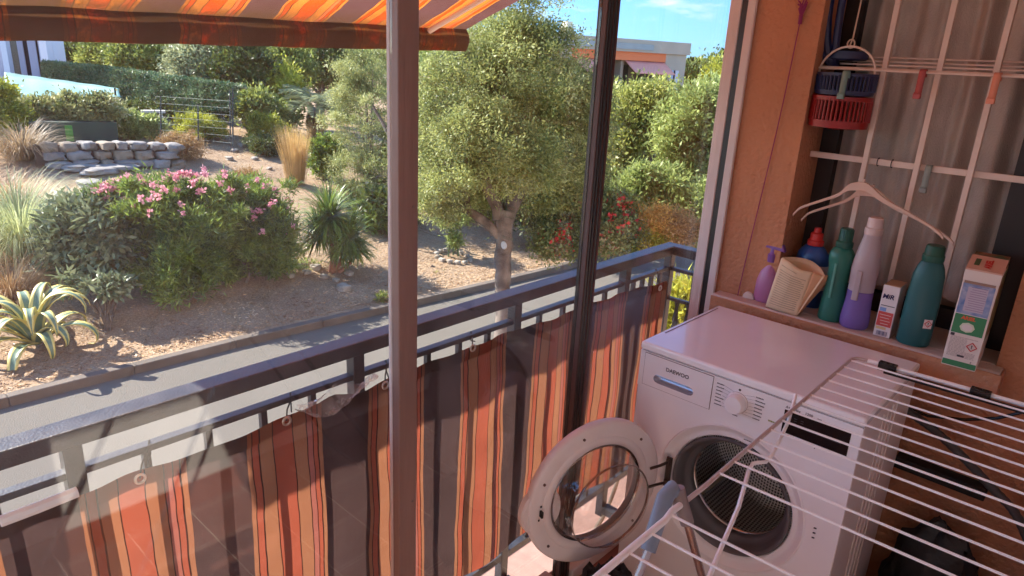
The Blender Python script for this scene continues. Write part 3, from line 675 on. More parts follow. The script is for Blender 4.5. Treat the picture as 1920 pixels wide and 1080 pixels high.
# generic bottle
def bottle(name, c, prof, sx, sy, rot, mat, t, n=36): return lathe_part(name, prof, c, mat, t, sx, sy, n, rot)
TEAL = plas_mat('teal_plastic', (.03,.20,.15), .33, .22); DGRN = pmat('dark_green_cap', (.008,.085,.06), .35); TEAL2 = plas_mat('blue_teal_plastic', (.022,.12,.125), .36, .12)
c = (.316, WY+.0)
t = thing('detergent_bottle', (c[0], c[1], SZ), 'translucent green bottle with a dark green cap, left of the violet bottle', 'bottle')
pr1 = [(0,0),(.030,0),(.034,.006),(.034,.03),(.031,.07),(.028,.12),(.029,.16),(.034,.195),(.034,.212),(.024,.228),(.017,.232),(0,.232)]
bottle('body', c, [(r, SZ+h) for r, h in pr1], 1.05, .85, .2, TEAL, t)
bottle('cap', c, [(0.0,SZ+.231),(.0235,SZ+.231),(.0245,SZ+.234),(.0245,SZ+.247),(.019,SZ+.252),(.018,SZ+.286),(.016,SZ+.289),(0,SZ+.289)], 1, 1, 0, DGRN, t)
mb = MB()
for i in range(22):
    a = i*2*math.pi/22; mb.tube([(c[0]+.0185*math.cos(a), c[1]+.0185*math.sin(a), SZ+.253), (c[0]+.0182*math.cos(a), c[1]+.0182*math.sin(a), SZ+.285)], .0011, 4)
mb.build('cap_ridges', DGRN, t)
MB().obox((c[0]-.004, c[1]-.0285, SZ+.13), (1,0,0), (0,1,0), (0,0,1), (.004,.0022,.055)).build('grip_rib', plas_mat('pale_teal', (.14,.42,.34)), t, bevel=.002)
c = (.388, WY-.005)
t = thing('spray_cleaner', (c[0], c[1], SZ), 'tall clear bottle half full of violet liquid, below the clothes hanger', 'bottle')
MILK = plas_mat('milky_plastic', (.62,.52,.55), .3, .35); VL = plas_mat('violet_liquid', (.26,.17,.52), .25, .3)
bottle('body', c, [(r, SZ+h) for r, h in [(.0335,.115),(.034,.15),(.036,.175),(.034,.205),(.028,.245),(.0225,.275),(.0225,.285),(0,.285)]], 1.05, .9, .2, MILK, t)
bottle('liquid', c, [(r, SZ+h) for r, h in [(0,0),(.034,0),(.038,.006),(.039,.03),(.036,.06),(.034,.09),(.0335,.1145),(0,.1145)]], 1.05, .9, .2, VL, t)
bottle('neck_ring', c, [(0,SZ+.2855),(.0235,SZ+.2855),(.0245,SZ+.290),(.0245,SZ+.304),(.0215,SZ+.307),(.0195,SZ+.335),(0,SZ+.337)], 1, 1, 0, pmat('pale_pink_collar', (.66,.52,.5), .4), t)
MB().obox((c[0]-.004, c[1]-.0345, SZ+.135), (1,0,0), (0,1,0), (0,0,1), (.009,.0035,.045)).build('grip', MILK, t, bevel=.003)
# carton helper
def carton(t, o0, ux, w_, d_, h_, mat, tilt=0.):
    U = np.array([math.cos(ux), math.sin(ux), 0]); V = np.array([-math.sin(ux), math.cos(ux), 0]); W = np.array([0,0,1.0])
    return U, V, W
def front(mb, o0, U, W, N_, a0, a1, b0, b1, lift=.0006, mi=0):
    q = [o0+U*a+W*b+N_*lift for a, b in ((a0,b0),(a1,b0),(a1,b1),(a0,b1))]
    q2 = [p-N_*.0005 for p in q]
    mb.add(q2+q, [(4,5,6,7),(0,1,5,4),(1,2,6,5),(2,3,7,6),(3,0,4,7)], mi)
def text_mesh(body, size, mat, parent, origin, U, W, N_, name='lettering', shear=0., bold=0.):
    cu = bpy.data.curves.new(name, 'FONT'); cu.body = body; cu.size = size; cu.shear = shear; cu.offset = bold; cu.align_x = 'LEFT'; cu.resolution_u = 3
    ob = bpy.data.objects.new('tmp', cu); col.objects.link(ob); bpy.context.view_layer.update()
    dg = bpy.context.evaluated_depsgraph_get(); me = bpy.data.meshes.new_from_object(ob.evaluated_get(dg)); bpy.data.objects.remove(ob)
    off = WL[parent]
    for v in me.vertices:
        p = np.array(origin)+U*v.co.x+W*v.co.y+N_*.0004-off; v.co = p
    me.materials.clear(); me.materials.append(mat); me.name = name
    o = bpy.data.objects.new(name, me); col.objects.link(o); o.parent = parent; WL[o] = off; return o
# small white and red carton
t = thing('stain_remover_box', (.47, WY+.01, SZ), 'narrow white and red cardboard box lettered MiR, between the violet and the dark teal bottle', 'box')
rot = .02; U = np.array([math.cos(rot), math.sin(rot), 0]); V = np.array([-math.sin(rot), math.cos(rot), 0]); W = np.array([0,0,1.0]); N_ = -V
o0 = np.array([.452, WY-.03, SZ]); w_, d_, h_ = .044, .075, .155
MB().obox(o0+U*w_/2+V*d_/2+W*h_/2, U, V, W, (w_/2, d_/2, h_/2)).build('carton', pmat('white_carton', (.72,.66,.66), .5, var=.03), t, bevel=.0012)
MB().obox(o0+U*w_/2+V*d_/2+W*(h_+.0006), U, V, W, (w_/2-.001, d_/2-.001, .0006)).build('top_flap', pmat('brown_flap', (.45,.28,.17), .7), t)
mb = MB(); front(mb, o0, U, W, N_, .002, .041, .032, .076); mb.build('red_panel', pmat('red_print', (.55,.07,.06), .5), t)
mb = MB(); front(mb, o0, U, W, N_, .003, .020, .077, .088); mb.build('blue_panel', pmat('blue_print', (.2,.32,.6), .5), t)
mb = MB(); front(mb, o0, U, W, N_, .004, .040, .0935, .0955); mb.build('print_line', DARKT, t)
mb = MB(); front(mb, o0, U, W, N_, .003, .030, .022, .030); mb.build('yellow_strip', pmat('yellow_print', (.7,.5,.25), .5), t)
mb = MB(); random.seed(3)
for i in range(11): front(mb, o0, U, W, N_, .008+i*.0026, .008+i*.0026+random.choice([.0009,.0016]), .004, .017)
mb.build('barcode', pmat('navy_print', (.03,.04,.15), .5), t)
mb = MB()
for i, z in enumerate((.066, .057, .048, .039)): front(mb, o0, U, W, N_, .006+.002*i, .036-.003*(i % 2), z, z+.0015, .001)
mb.build('small_print', pmat('pale_print', (.7,.55,.5), .5), t)
text_mesh('MiR', .019, pmat('mir_navy', (.01,.01,.08), .5), t, o0+U*.003+W*.116+N_*.0008, U, W, N_, shear=.15, bold=.0006)
# dark teal bottle
c = (.553, WY-.012)
t = thing('softener_bottle', (c[0], c[1], SZ), 'opaque dark teal bottle with a hazard label, beside the big green carton', 'bottle')
pr2 = [(0,0),(.034,0),(.038,.006),(.038,.12),(.036,.18),(.035,.205),(.03,.228),(.024,.243),(0,.246)]
bottle('body', c, [(r, SZ+h) for r, h in pr2], 1.12, .8, .25, TEAL2, t)
bottle('cap', c, [(0,SZ+.245),(.026,SZ+.245),(.0275,SZ+.25),(.0275,SZ+.262),(.0245,SZ+.266),(.0235,SZ+.286),(.021,SZ+.29),(0,SZ+.29)], 1, 1, 0, DGRN, t)
a = -.62; N2 = np.array([math.sin(-a)*.8+.0, -math.cos(a), 0]); N2 /= np.linalg.norm(N2); U2 = np.array([-N2[1], N2[0], 0])
ob = np.array([c[0]+.0315, c[1]-.0235, SZ+.06]); mb = MB(); front(mb, ob, U2, W, N2, -.012, .009, 0, .026); mb.build('hazard_label', pmat('hazard_white', (.7,.6,.58), .5), t)
def diamond(t, c0, U, W, N_, r):
    mb = MB()
    for k in range(4):
        a0, a1 = k*math.pi/2, (k+1)*math.pi/2
        p0 = c0+U*r*math.cos(a0)+W*r*math.sin(a0)+N_*.0014; p1 = c0+U*r*math.cos(a1)+W*r*math.sin(a1)+N_*.0014
        mb.sweep_rect([p0, p1], r*.09, r*.09)
    mb.build('hazard_diamond', pmat('hazard_red', (.55,.04,.04), .5), t)
    mb = MB(); mb.obox(c0+W*r*.18+N_*.0014, U, W, N_, (r*.10, r*.26, .0004)); mb.obox(c0-W*r*.3+N_*.0014, U, W, N_, (r*.10, r*.09, .0004)); mb.build('exclamation_mark', BLACKM, t)
diamond(t, ob-U2*.001+W*.014, U2, W, N2, .009)
# big carton
t = thing('detergent_carton', (.70, WY-.03, SZ), 'tall white and green washing powder carton at the right end of the sill', 'carton')
rot = .055; U = np.array([math.cos(rot), math.sin(rot), 0]); V = np.array([-math.sin(rot), math.cos(rot), 0]); N_ = -V
o0 = np.array([.648, WY-.112, SZ]); w_, d_, h_ = .078, .155, .262
CW = pmat('carton_white', (.72,.62,.56), .5, var=.03)
MB().obox(o0+U*w_/2+V*d_/2+W*h_/2, U, V, W, (w_/2, d_/2, h_/2)).build('carton_body', CW, t, bevel=.0015)
top = [o0+U*a+V*b+W*h for a, b, h in ((-.001,-.001,h_+.001),(w_+.001,-.001,h_+.001),(w_+.001,d_*.55,h_+.02),(-.001,d_*.55,h_+.02),(-.001,-.001,h_+.006),(w_+.001,-.001,h_+.006),(w_+.001,d_*.55,h_+.026),(-.001,d_*.55,h_+.026))]
MB().add(top, [(0,3,2,1),(4,5,6,7),(0,1,5,4),(1,2,6,5),(2,3,7,6),(3,0,4,7)]).build('lid_flap', pmat('flap_salmon', (.62,.36,.27), .6, var=.05), t)
mb = MB(); front(mb, o0, U, W, N_, -.001, w_+.001, h_-.024, h_+.002, .002); mb.build('front_flap', CW, t, bevel=.001)
mb = MB(); front(mb, o0, U, W, N_, .004, w_-.006, h_-.033, h_-.026, .0012); mb.build('torn_edge', pmat('torn_card', (.33,.2,.15), .9), t)
BLP = pmat('blue_cloud_print', (.12,.2,.42), .5, c2=(.4,.42,.55), vscale=40)
mb = MB(); front(mb, o0, U, W, N_, .003, w_-.005, .148, h_-.033); mb.build('blue_panel', BLP, t)
mb = MB(); front(mb, o0, U, W, N_, .016, w_-.018, .156, h_-.041, .0009); mb.build('pale_panel', pmat('lilac_print', (.5,.42,.5), .5), t)
GRP = pmat('green_print', (.035,.2,.08), .5)
mb = MB(); front(mb, o0, U, W, N_, .003, w_-.005, .094, .146); mb.build('green_panel', GRP, t)
mb = MB(); front(mb, o0, U, W, N_, .001, w_-.001, .003, .018); mb.build('green_foot_band', GRP, t)
mb = MB().lathe([(0,0),(.017,0),(.017,.0006),(0,.0006)], o0+U*.036+W*.113+N_*.0006, (U, W, N_), 8, sy=.8); mb.build('pod_outline', pmat('pod_pale', (.6,.62,.45), .5), t)
mb = MB().lathe([(0,0),(.012,0),(.012,.0006),(0,.0006)], o0+U*.036+W*.113+N_*.0014, (U, W, N_), 18, sy=.75); mb.build('pod_white', pmat('pod_white', (.72,.62,.6), .5), t)
RB = pmat('orange_red_print', (.6,.12,.05), .5)
mb = MB(); random.seed(11)
for z in np.linspace(.226, .160, 12):
    a = random.uniform(.019, .026); front(mb, o0, U, W, N_, a, w_-a+.003, z, z+.0012, .0013)
mb.build('small_print', pmat('mauve_print', (.28,.2,.3), .6), t)
mb = MB()
for z in np.linspace(.083, .030, 16):
    x = .006; xe = .044 if .045 < z < .08 else w_-.01
    while x < xe:
        l = random.uniform(.004, .010)
        front(mb, o0, U, W, N_, x, min(x+l, xe), z, z+.0011, .0008); x += l+.0012
mb.build('small_print', pmat('grey_print', (.36,.27,.25), .6), t)
mb = MB(); front(mb, o0, U, W, N_, .004, .013, .085, .0925, .0009); front(mb, o0, U, W, N_, .030, .046, .031, .036, .0015); mb.build('dark_print_marks', DARKT, t)
diamond(t, o0+U*.057+W*.064, U, W, N_, .0115)
text_mesh('ARIEL', .0125, pmat('lettering_orange_red', (.62,.10,.04), .5), t, o0+U*.018+W*.1335+N_*.0008, U, W, N_, shear=.1, bold=.0006)
text_mesh('g', .008, DARKT, t, o0+U*.062+W*.021+N_*.0006, U, W, N_)
mb = MB(); q0 = o0+W*(h_+.0065)+V*.0
sl_ = np.array([0,0,1.0])*.02/(d_*.55)
def flapq(mb, a0, a1, b0, b1):
    mb.add([q0+U*a+(V+sl_)*b+W*.0008 for a, b in ((a0,b0),(a1,b0),(a1,b1),(a0,b1))], [(0,1,2,3)])
flapq(mb, .012, .024, .022, .062); mb.build('green_mark', pmat('flap_green', (.07,.12,.05), .6), t)
FW = V*1.0+sl_; FW = FW/np.linalg.norm(FW)
text_mesh('ARIEL', .021, pmat('flap_red', (.55,.03,.02), .6), t, q0+U*.050+V*.012+sl_*.012+W*.0010, FW, -U, np.cross(U, FW), bold=.001)
mb = MB()
mb.obox(o0+U*(w_+.0006)+V*d_*.5+W*.17, V, W, U, (d_*.48, .085, .0005)); mb.build('side_print', pmat('side_green_print', (.1,.17,.04), .5, c2=(.3,.12,.06), vscale=25), t)
MB().obox(o0+U*w_*.5+V*(d_*.80)+W*(h_+.012), U, V, W, (w_*.5, d_*.2, .010)).build('rear_flap', pmat('rear_green', (.03,.12,.05), .6, c2=(.3,.14,.07), vscale=30), t)

# clothes hangers (two, over the bottles)
def hanger(dy, dz, dx, label, m):
    t = thing('clothes_hanger', (.33+dx, WY+.0+dy, 1.15+dz), label, 'clothes hanger', 'clothes hangers resting on the tall bottle')
    L_ = on(1487, 404, 1, WY+dy); Rr = on(1768, 448, 1, WY+dy); T1 = on(1592, 352, 1, WY+dy); T2 = on(1625, 352, 1, WY+dy)
    P = [L_, on(1500,391,1,WY+dy), on(1530,381,1,WY+dy), on(1572,368,1,WY+dy), T1, T2, on(1655,378,1,WY+dy), on(1700,400,1,WY+dy), on(1742,425,1,WY+dy), on(1762,440,1,WY+dy), Rr]
    P = [p+np.array([dx,0,dz]) for p in P]
    mb = MB(); n = 60; tt = np.linspace(0, len(P)-1, n); A_ = np.array(P)
    C_ = np.array([[np.interp(q, range(len(P)), A_[:, k]) for k in range(3)] for q in tt])
    for _ in range(3): C_[1:-1] = (C_[:-2]+C_[2:]+C_[1:-1]*2)/4
    def hh(i): q = i/(n-1); return .005+.010*math.exp(-((q-.47)/.13)**2)
    vs = []; fs = []
    for i, p in enumerate(C_):
        h = hh(i); vs += [p+np.array([0,-.005,h]), p+np.array([0,.005,h]), p+np.array([0,.004,-h*.7]), p+np.array([0,-.004,-h*.7])]
    for i in range(n-1):
        for j in range(4): fs.append((i*4+j, i*4+(j+1)%4, i*4+4+(j+1)%4, i*4+4+j))
    fs += [(0,1,2,3), ((n-1)*4+3, (n-1)*4+2, (n-1)*4+1, (n-1)*4)]
    mb.add(vs, fs); mb.build('shoulder', m, t, bevel=.002)
    c_ = C_[28]+np.array([0,0,.012]); MB().tube([c_, c_+np.array([.002,0,.012])], .004, 8).build('hook_stub', m, t)
HG = pmat('beige_plastic', (.66,.47,.38), .45, var=.05)
hanger(-.02, .002, 0, 'front beige plastic clothes hanger lying over the neck of the tall violet bottle', HG)
hanger(.03, -.010, .028, 'rear beige plastic clothes hanger, half hidden behind the front one', HG)
# ================================================================== WASHING MACHINE
MW, MD, MH = .60, .455, .85
wm = thing('washing_machine', (.30, .23, 0), 'white front loading washing machine with its round door open, under the window', 'washing machine')
PC = (.312, .487); PR = .172
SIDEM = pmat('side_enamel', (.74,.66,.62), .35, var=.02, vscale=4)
mb = MB()
mb.box((.0, .003, .05), (.003, MD, .822)); mb.box((.0031, MD-.003, .05), (MW-.0031, MD, .822)); mb.box((.0031, .003, .05), (MW-.0031, MD-.0031, .053))
mb.build('cabinet', ENAMEL, wm)
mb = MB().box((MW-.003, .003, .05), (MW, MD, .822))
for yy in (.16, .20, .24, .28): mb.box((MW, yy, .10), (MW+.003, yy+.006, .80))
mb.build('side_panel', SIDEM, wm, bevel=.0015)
# front plate with round opening
def plate_hole(x0, x1, z0, z1, cx, cz, r, y, n=96, dy=.018):
    mb = MB(); vs = []; angs = list(np.linspace(0, 2*math.pi, n, endpoint=False))
    for (a, b) in ((x0,z0),(x1,z0),(x1,z1),(x0,z1)): angs.append(math.atan2(b-cz, a-cx) % (2*math.pi))
    angs = sorted(set(angs)); n = len(angs)
    for a in angs:
        c, s = math.cos(a), math.sin(a)
        k = min([t_ for t_ in ((x1-cx)/c if c > 1e-9 else 9, (x0-cx)/c if c < -1e-9 else 9, (z1-cz)/s if s > 1e-9 else 9, (z0-cz)/s if s < -1e-9 else 9)])
        vs.append((cx+k*c, y, cz+k*s)); vs.append((cx+r*c, y, cz+r*s)); vs.append((cx+(r-.001)*c, y+dy, cz+(r-.001)*s)); vs.append((cx+k*c, y+.004, cz+k*s))
    fs = []
    for i in range(n):
        j = (i+1) % n; fs += [(4*i, 4*j, 4*j+1, 4*i+1), (4*i+1, 4*j+1, 4*j+2, 4*i+2), (4*i+3, 4*j+3, 4*j, 4*i)]
    return mb.add(vs, fs)
plate_hole(.001, MW-.001, .085, .712, PC[0], PC[1], PR+.036, 0).build('front_panel', ENAMEL, wm)
# shallow dished ring round the opening
yf = ((1,0,0),(0,0,1),(0,1,0))
MB().lathe([(PR+.037,-.0005),(PR+.034,-.003),(PR+.028,.000),(PR+.020,.010),(PR+.010,.013),(PR+.004,.010),(PR,.012),(PR-.002,.03)], (PC[0],0,PC[1]), yf, 96).build('door_recess', PLAST, wm, smooth=60)
# control fascia
mb = MB().box((.001, -.004, .7135), (.0165, .003, .822)).box((.2275, -.004, .7135), (MW-.001, .003, .822)).box((.0165, -.004, .7135), (.2275, .003, .7222)).box((.0165, -.004, .8195), (.2275, .003, .822)); mb.build('control_panel', PLAST, wm)
MB().box((0, .018, .002), (MW, MD, .049)).build('plinth', PLAST, wm)
MB().box((.004, .008, .05), (MW-.004, .018, .084)).build('kick_plate', PLAST, wm, bevel=.003)
# top lid
mb = MB().box((-.002, -.005, .8235), (MW+.002, MD+.004, .848)); mb.build('top_panel', ENAMEL, wm, bevel=.007, seg=3)
mb = MB().box((.012, .10, .8475), (.0145, MD-.03, .8492)); mb.build('lid_groove', pmat('groove_shadow', (.18,.12,.14), .6), wm)
mb = MB(); 
mb.tube([(.02,.02,.8485),(MW-.02,.02,.8485)], .0012, 6)
# drawer
def frameline(mb, x0, x1, z0, z1, y, t_=.0016):
    mb.box((x0, y-.0006, z0), (x1, y, z0+t_)).box((x0, y-.0006, z1-t_), (x1, y, z1)).box((x0, y-.0006, z0+t_), (x0+t_, y, z1-t_)).box((x1-t_, y-.0006, z0+t_), (x1, y, z1-t_))
DGL = pmat('panel_gap', (.16,.11,.12), .6)
def pill(a, L0, L1, zc, hr, sc=1.0):
    # outline point of a stadium in direction a from its centre
    cx = (L0+L1)/2; hl = (L1-L0)/2; c, s_ = math.cos(a), math.sin(a); lo, hi = 0, .3
    for _ in range(40):
        m_ = (lo+hi)/2; x, z = m_*c, m_*s_; dx = max(abs(x)-hl, 0); ins = math.hypot(dx, z) < hr
        if ins: lo = m_
        else: hi = m_
    x, z = lo*c, lo*s_; xm = min(max(x, -hl), hl)
    return cx+xm+(x-xm)*sc, zc+z*sc
x0, x1, z0, z1 = .018, .226, .7235, .818; L0, L1, zc, hr = .064, .164, .7525, .0125; cx = (L0+L1)/2
angs = sorted(set(list(np.linspace(0, 2*math.pi, 72, endpoint=False))+[math.atan2(b-zc, a-cx) % (2*math.pi) for a, b in ((x0,z0),(x1,z0),(x1,z1),(x0,z1))]))
mb = MB(); mh = MB(); n = len(angs)
for a in angs:
    c, s_ = math.cos(a), math.sin(a)
    k = min([t_ for t_ in ((x1-cx)/c if c > 1e-9 else 9, (x0-cx)/c if c < -1e-9 else 9, (z1-zc)/s_ if s_ > 1e-9 else 9, (z0-zc)/s_ if s_ < -1e-9 else 9)])
    p = pill(a, L0, L1, zc, hr); mb.v += [(cx+k*c, -.0062, zc+k*s_), (p[0], -.0062, p[1]), (cx+k*c, -.0042, zc+k*s_)]
    for sc, y in ((1., -.0062), (.93, -.0066), (.84, -.004), (.66, .0065), (.35, .010), (.0, .011)):
        q = pill(a, L0, L1, zc, hr, sc); mh.v.append((q[0], y, q[1]))
for i in range(n):
    j = (i+1) % n; mb.f += [(3*i, 3*j, 3*j+1, 3*i+1), (3*i+2, 3*j+2, 3*j, 3*i)]; mb.m += [0, 0]
    for k in range(5): mh.f.append((6*i+k, 6*j+k, 6*j+k+1, 6*i+k+1)); mh.m.append(0)
mb.build('drawer', PLAST, wm); mh.build('drawer_handle', pmat('handle_satin', (.50,.52,.60), .22, metal=.5), wm, smooth=60)
mb = MB(); frameline(mb, .0165, .2275, .722, .8195, -.0042); mb.build('drawer_gap', DGL, wm)
U = np.array([1.,0,0]); W = np.array([0,0,1.]); N_ = np.array([0,-1.,0])
PRT = pmat('dark_grey_print', (.10,.09,.10), .5)
text_mesh('DAEWOO', .0155, PRT, wm, np.array([.087, -.0066, .786]), U, W, N_, bold=.0004)
# knob
kc = (.300, .7725)
MB().lathe([(0,.030),(.022,.029),(.0245,.026),(.0255,.004),(.030,.0)], (kc[0], -.004, kc[1]), ((1,0,0),(0,0,1),(0,-1,0)), 48).build('program_knob', PLAST, wm, smooth=40)
MB().lathe([(.0262,.001),(.0285,.0016),(.0285,.0)], (kc[0], -.0045, kc[1]), ((1,0,0),(0,0,1),(0,-1,0)), 48, a0=-.9, a1=2.2).build('knob_ring', pmat('brown_ring', (.18,.08,.06), .4), wm)
MB().lathe([(0,.0009),(.0032,.0009),(.0032,0)], (kc[0]+.001, -.0042, kc[1]+.0355), ((1,0,0),(0,0,1),(0,-1,0)), 14).build('knob_marker', DARKT, wm)
mb = MB(); random.seed(5)
for side, xs in ((-1, .238), (1, .345)):
    for i in range(7):
        z = kc[1]+.032-i*.0098; x = xs; end = xs+(.024 if side < 0 else .026)*random.uniform(.7, 1.)
        while x < end-.002:
            l = random.uniform(.0012, .0032); mb.box((x, -.0048, z-.0011), (min(x+l, end), -.0042, z+.0012+random.uniform(0, .0008))); x += l+.0006
        if side < 0: mb.sweep_rect([(end+.001, -.0044, z), (kc[0]-.0295*math.cos((i-3)*.35), -.0044, kc[1]-.0295*math.sin((i-3)*.35))], .00018, .00018)
        else: mb.sweep_rect([(xs-.001, -.0044, z), (kc[0]+.0295*math.cos((i-3)*.35), -.0044, kc[1]-.0295*math.sin((i-3)*.35))], .00018, .00018)
x = kc[0]-.008
for l in (.003, .002, .003, .003): mb.box((x, -.0048, kc[1]-.0395), (x+l, -.0042, kc[1]-.0370)); x += l+.0008
mb.build('program_marks', PRT, wm)
mb = MB(); x = .385
for l in (.003, .002, .004, .003, .003): mb.box((x, -.0048, .7535), (x+l, -.0042, .7575)); x += l+.0008
mb.build('eco_mark', pmat('olive_print', (.3,.32,.06), .5), wm)
# display
o_ = MB().box((.420, -.0052, .740), (.577, -.0041, .801)).build('display', pmat('gloss_black_display', (.006,.005,.007), .12), wm, bevel=.004)
mb = MB()
for i in range(6):
    for k in range(3 if i < 2 else (2 if i == 2 else 0)): mb.box((.430+i*.016, -.0056, .785-k*.006), (.437+i*.016, -.0051, .7865-k*.006))
mb.box((.44, -.0056, .7655), (.56, -.0051, .7663)); mb.build('display_marks', pmat('dim_grey_marks', (.05,.05,.06), .5), wm)
text_mesh('A++', .0095, PRT, wm, np.array([.421, -.0045, .8055]), U, W, N_, bold=.0002)
text_mesh('6kg', .0085, PRT, wm, np.array([.445, -.0045, .8055]), U, W, N_, bold=.0002)
text_mesh('1200', .0095, PRT, wm, np.array([.468, -.0045, .8055]), U, W, N_, bold=.0002)
mb = MB(); x = .498
for l in (.003, .002, .003): mb.box((x, -.0048, .8057), (x+l, -.0042, .8072)); x += l+.0008
mb.build('small_marks', PRT, wm)
MB().lathe([(0,.0008),(.0012,.0008),(.0012,0)], (.505,-.0042,.729), ((1,0,0),(0,0,1),(0,-1,0)), 10).build('indicator', DARKT, wm)
mb = MB(); x = PC[0]+.02
for l in (.004, .003, .004, .004, .003, .004): mb.box((x, -.0036, PC[1]+.190), (x+l, -.0030, PC[1]+.1925)); x += l+.0008
mb.build('recess_mark', PRT, wm)
# rubber gasket
MB().lathe([(PR-.002,.010),(PR-.005,.003),(PR-.010,.004),(PR-.015,.012),(PR-.020,.034),(PR-.024,.046),(PR-.031,.050),(PR-.036,.062),(PR-.036,.072)], (PC[0],0,PC[1]), yf, 96).build('gasket', RUBBER, wm, smooth=60)
# drum
def drummat():
    m, n, out = new_mat('perforated_steel'); N = n.nodes; K = n.links
    p = N.new("ShaderNodeBsdfPrincipled"); p.inputs['Metallic'].default_value = .85; p.inputs['Roughness'].default_value = .3
    tc = N.new("ShaderNodeTexCoord"); mp = N.new("ShaderNodeMapping"); K.new(tc.outputs['UV'], mp.inputs[0]); mp.inputs['Scale'].default_value = (1,1,1)
    v = N.new("ShaderNodeTexVoronoi"); v.inputs['Scale'].default_value = 1; v.inputs['Randomness'].default_value = .0; K.new(mp.outputs[0], v.inputs['Vector'])
    r = N.new("ShaderNodeValToRGB"); r.color_ramp.elements[0].position = .26; r.color_ramp.elements[1].position = .34
    r.color_ramp.elements[0].color = (.01,.01,.01,1); r.color_ramp.elements[1].color = (.75,.72,.70,1)
    K.new(v.outputs['Distance'], r.inputs[0]); K.new(r.outputs[0], p.inputs['Base Color'])
    bp = N.new("ShaderNodeBump"); bp.inputs['Strength'].default_value = .8; bp.inputs['Distance'].default_value = .003; K.new(v.outputs['Distance'], bp.inputs['Height']); K.new(bp.outputs[0], p.inputs['Normal'])
    K.new(p.outputs[0], out.inputs[0]); return m
mb = MB(); DR = .222; nseg = 72
mb.lathe([(DR-.086,.080),(DR-.07,.084),(DR-.02,.09),(DR,.105),(DR,.36),(DR-.02,.38),(0,.39)], (PC[0],0,PC[1]), yf, nseg)
dr = mb.build('drum', drummat(), wm, smooth=50)
me = dr.data; uv = me.uv_layers.new(name='UVMap'); off = WL[wm]
for poly in me.polygons:
    aa = []
    for li in poly.loop_indices:
        v = me.vertices[me.loops[li].vertex_index].co; x = v.x+off[0]-PC[0]; z = v.z+off[2]-PC[1]; aa.append((math.atan2(z, x), math.hypot(x, z), v.y+off[1], li))
    ref = aa[0][0]
    for a, r, y, li in aa:
        if a-ref > math.pi: a -= 2*math.pi
        if ref-a > math.pi: a += 2*math.pi
        uv.data[li].uv = (a*DR/.0105, (y+(DR-r))/.0105)
MB().lathe([(DR-.0875,.082),(DR-.0855,.076),(DR-.0815,.075),(DR-.079,.080)], (PC[0],0,PC[1]), yf, nseg).build('drum_lip', STEEL, wm, smooth=60)
for a in (1.75, 3.85, 5.9):
    rr = DR-.012; mb = MB(); c_ = np.array([PC[0]+rr*math.cos(a), 0, PC[1]+rr*math.sin(a)]); rad = np.array([math.cos(a), 0, math.sin(a)]); tg = np.array([-math.sin(a), 0, math.cos(a)])
    for k in (-1, 1):
        mb.tube([c_+tg*.012*k+np.array([0,.125,0]), c_-rad*.03+tg*.006*k+np.array([0,.18,0]), c_-rad*.035+tg*.006*k+np.array([0,.28,0]), c_+tg*.012*k+np.array([0,.355,0])], .007, 8)
    mb.build('lifter', pmat('cream_lifter', (.62,.52,.38), .35), wm)
mb = MB(); 
for (dx, dz) in ((0,.012),(0,-.002),(0,-.016)): mb.tube([(PC[0]+.232+dx-.003, -.0015, PC[1]+.02+dz), (PC[0]+.232+dx+.003, -.0015, PC[1]+.02+dz+.001)], .0018, 6)
mb.build('lock_marks', DARKT, wm)
# door
TH_ = R_(108); dd = np.array([math.cos(TH_), -math.sin(TH_), 0]); dn = np.array([math.sin(TH_), math.cos(TH_), 0]); Zv = np.array([0,0,1.])
HX = np.array([.128, -.045, .49]); DRD = .213; DC = HX+dd*DRD; dfr = (dd, Zv, dn)
MB().lathe([(.145,-.004),(.150,.0015),(.166,.0015),(.170,-.003),(.205,-.002),(.2115,-.006),(.213,-.014),(.212,-.026),(.203,-.034),(.15,-.036),(.145,-.030)], DC, dfr, 96).build('door', DPLAST, wm, smooth=50)
MB().lathe([(.146,-.004),(.1435,-.001),(.139,-.004),(.139,-.008)], DC, dfr, 96).build('chrome_ring', pmat('dark_chrome', (.3,.27,.26), .12, metal=1.), wm, smooth=60)
BOWL = thin_glass('bowl_glass', 1.75, (.97,.96,.95), dust=.008, scale=8)
MB().lathe([(.140,-.004),(.134,.004),(.127,.03),(.121,.06),(.112,.078),(.095,.086),(.05,.084),(.0,.078)], DC, dfr, 72).build('glass_bowl', BOWL, wm, smooth=60)
MB().lathe([(.122,.056),(.1235,.060),(.1215,.064),(.120,.060),(.122,.056)], DC, dfr, 72).build('bowl_edge', pmat('smoked_glass', (.25,.2,.18), .08, metal=.8), wm, smooth=60)
MB().lathe([(.145,-.036),(.08,-.040),(0,-.042)], DC, dfr, 64).build('outer_cover', thin_glass('smoke_cover', 1.5, (.80,.77,.75), dust=.015), wm, smooth=60)
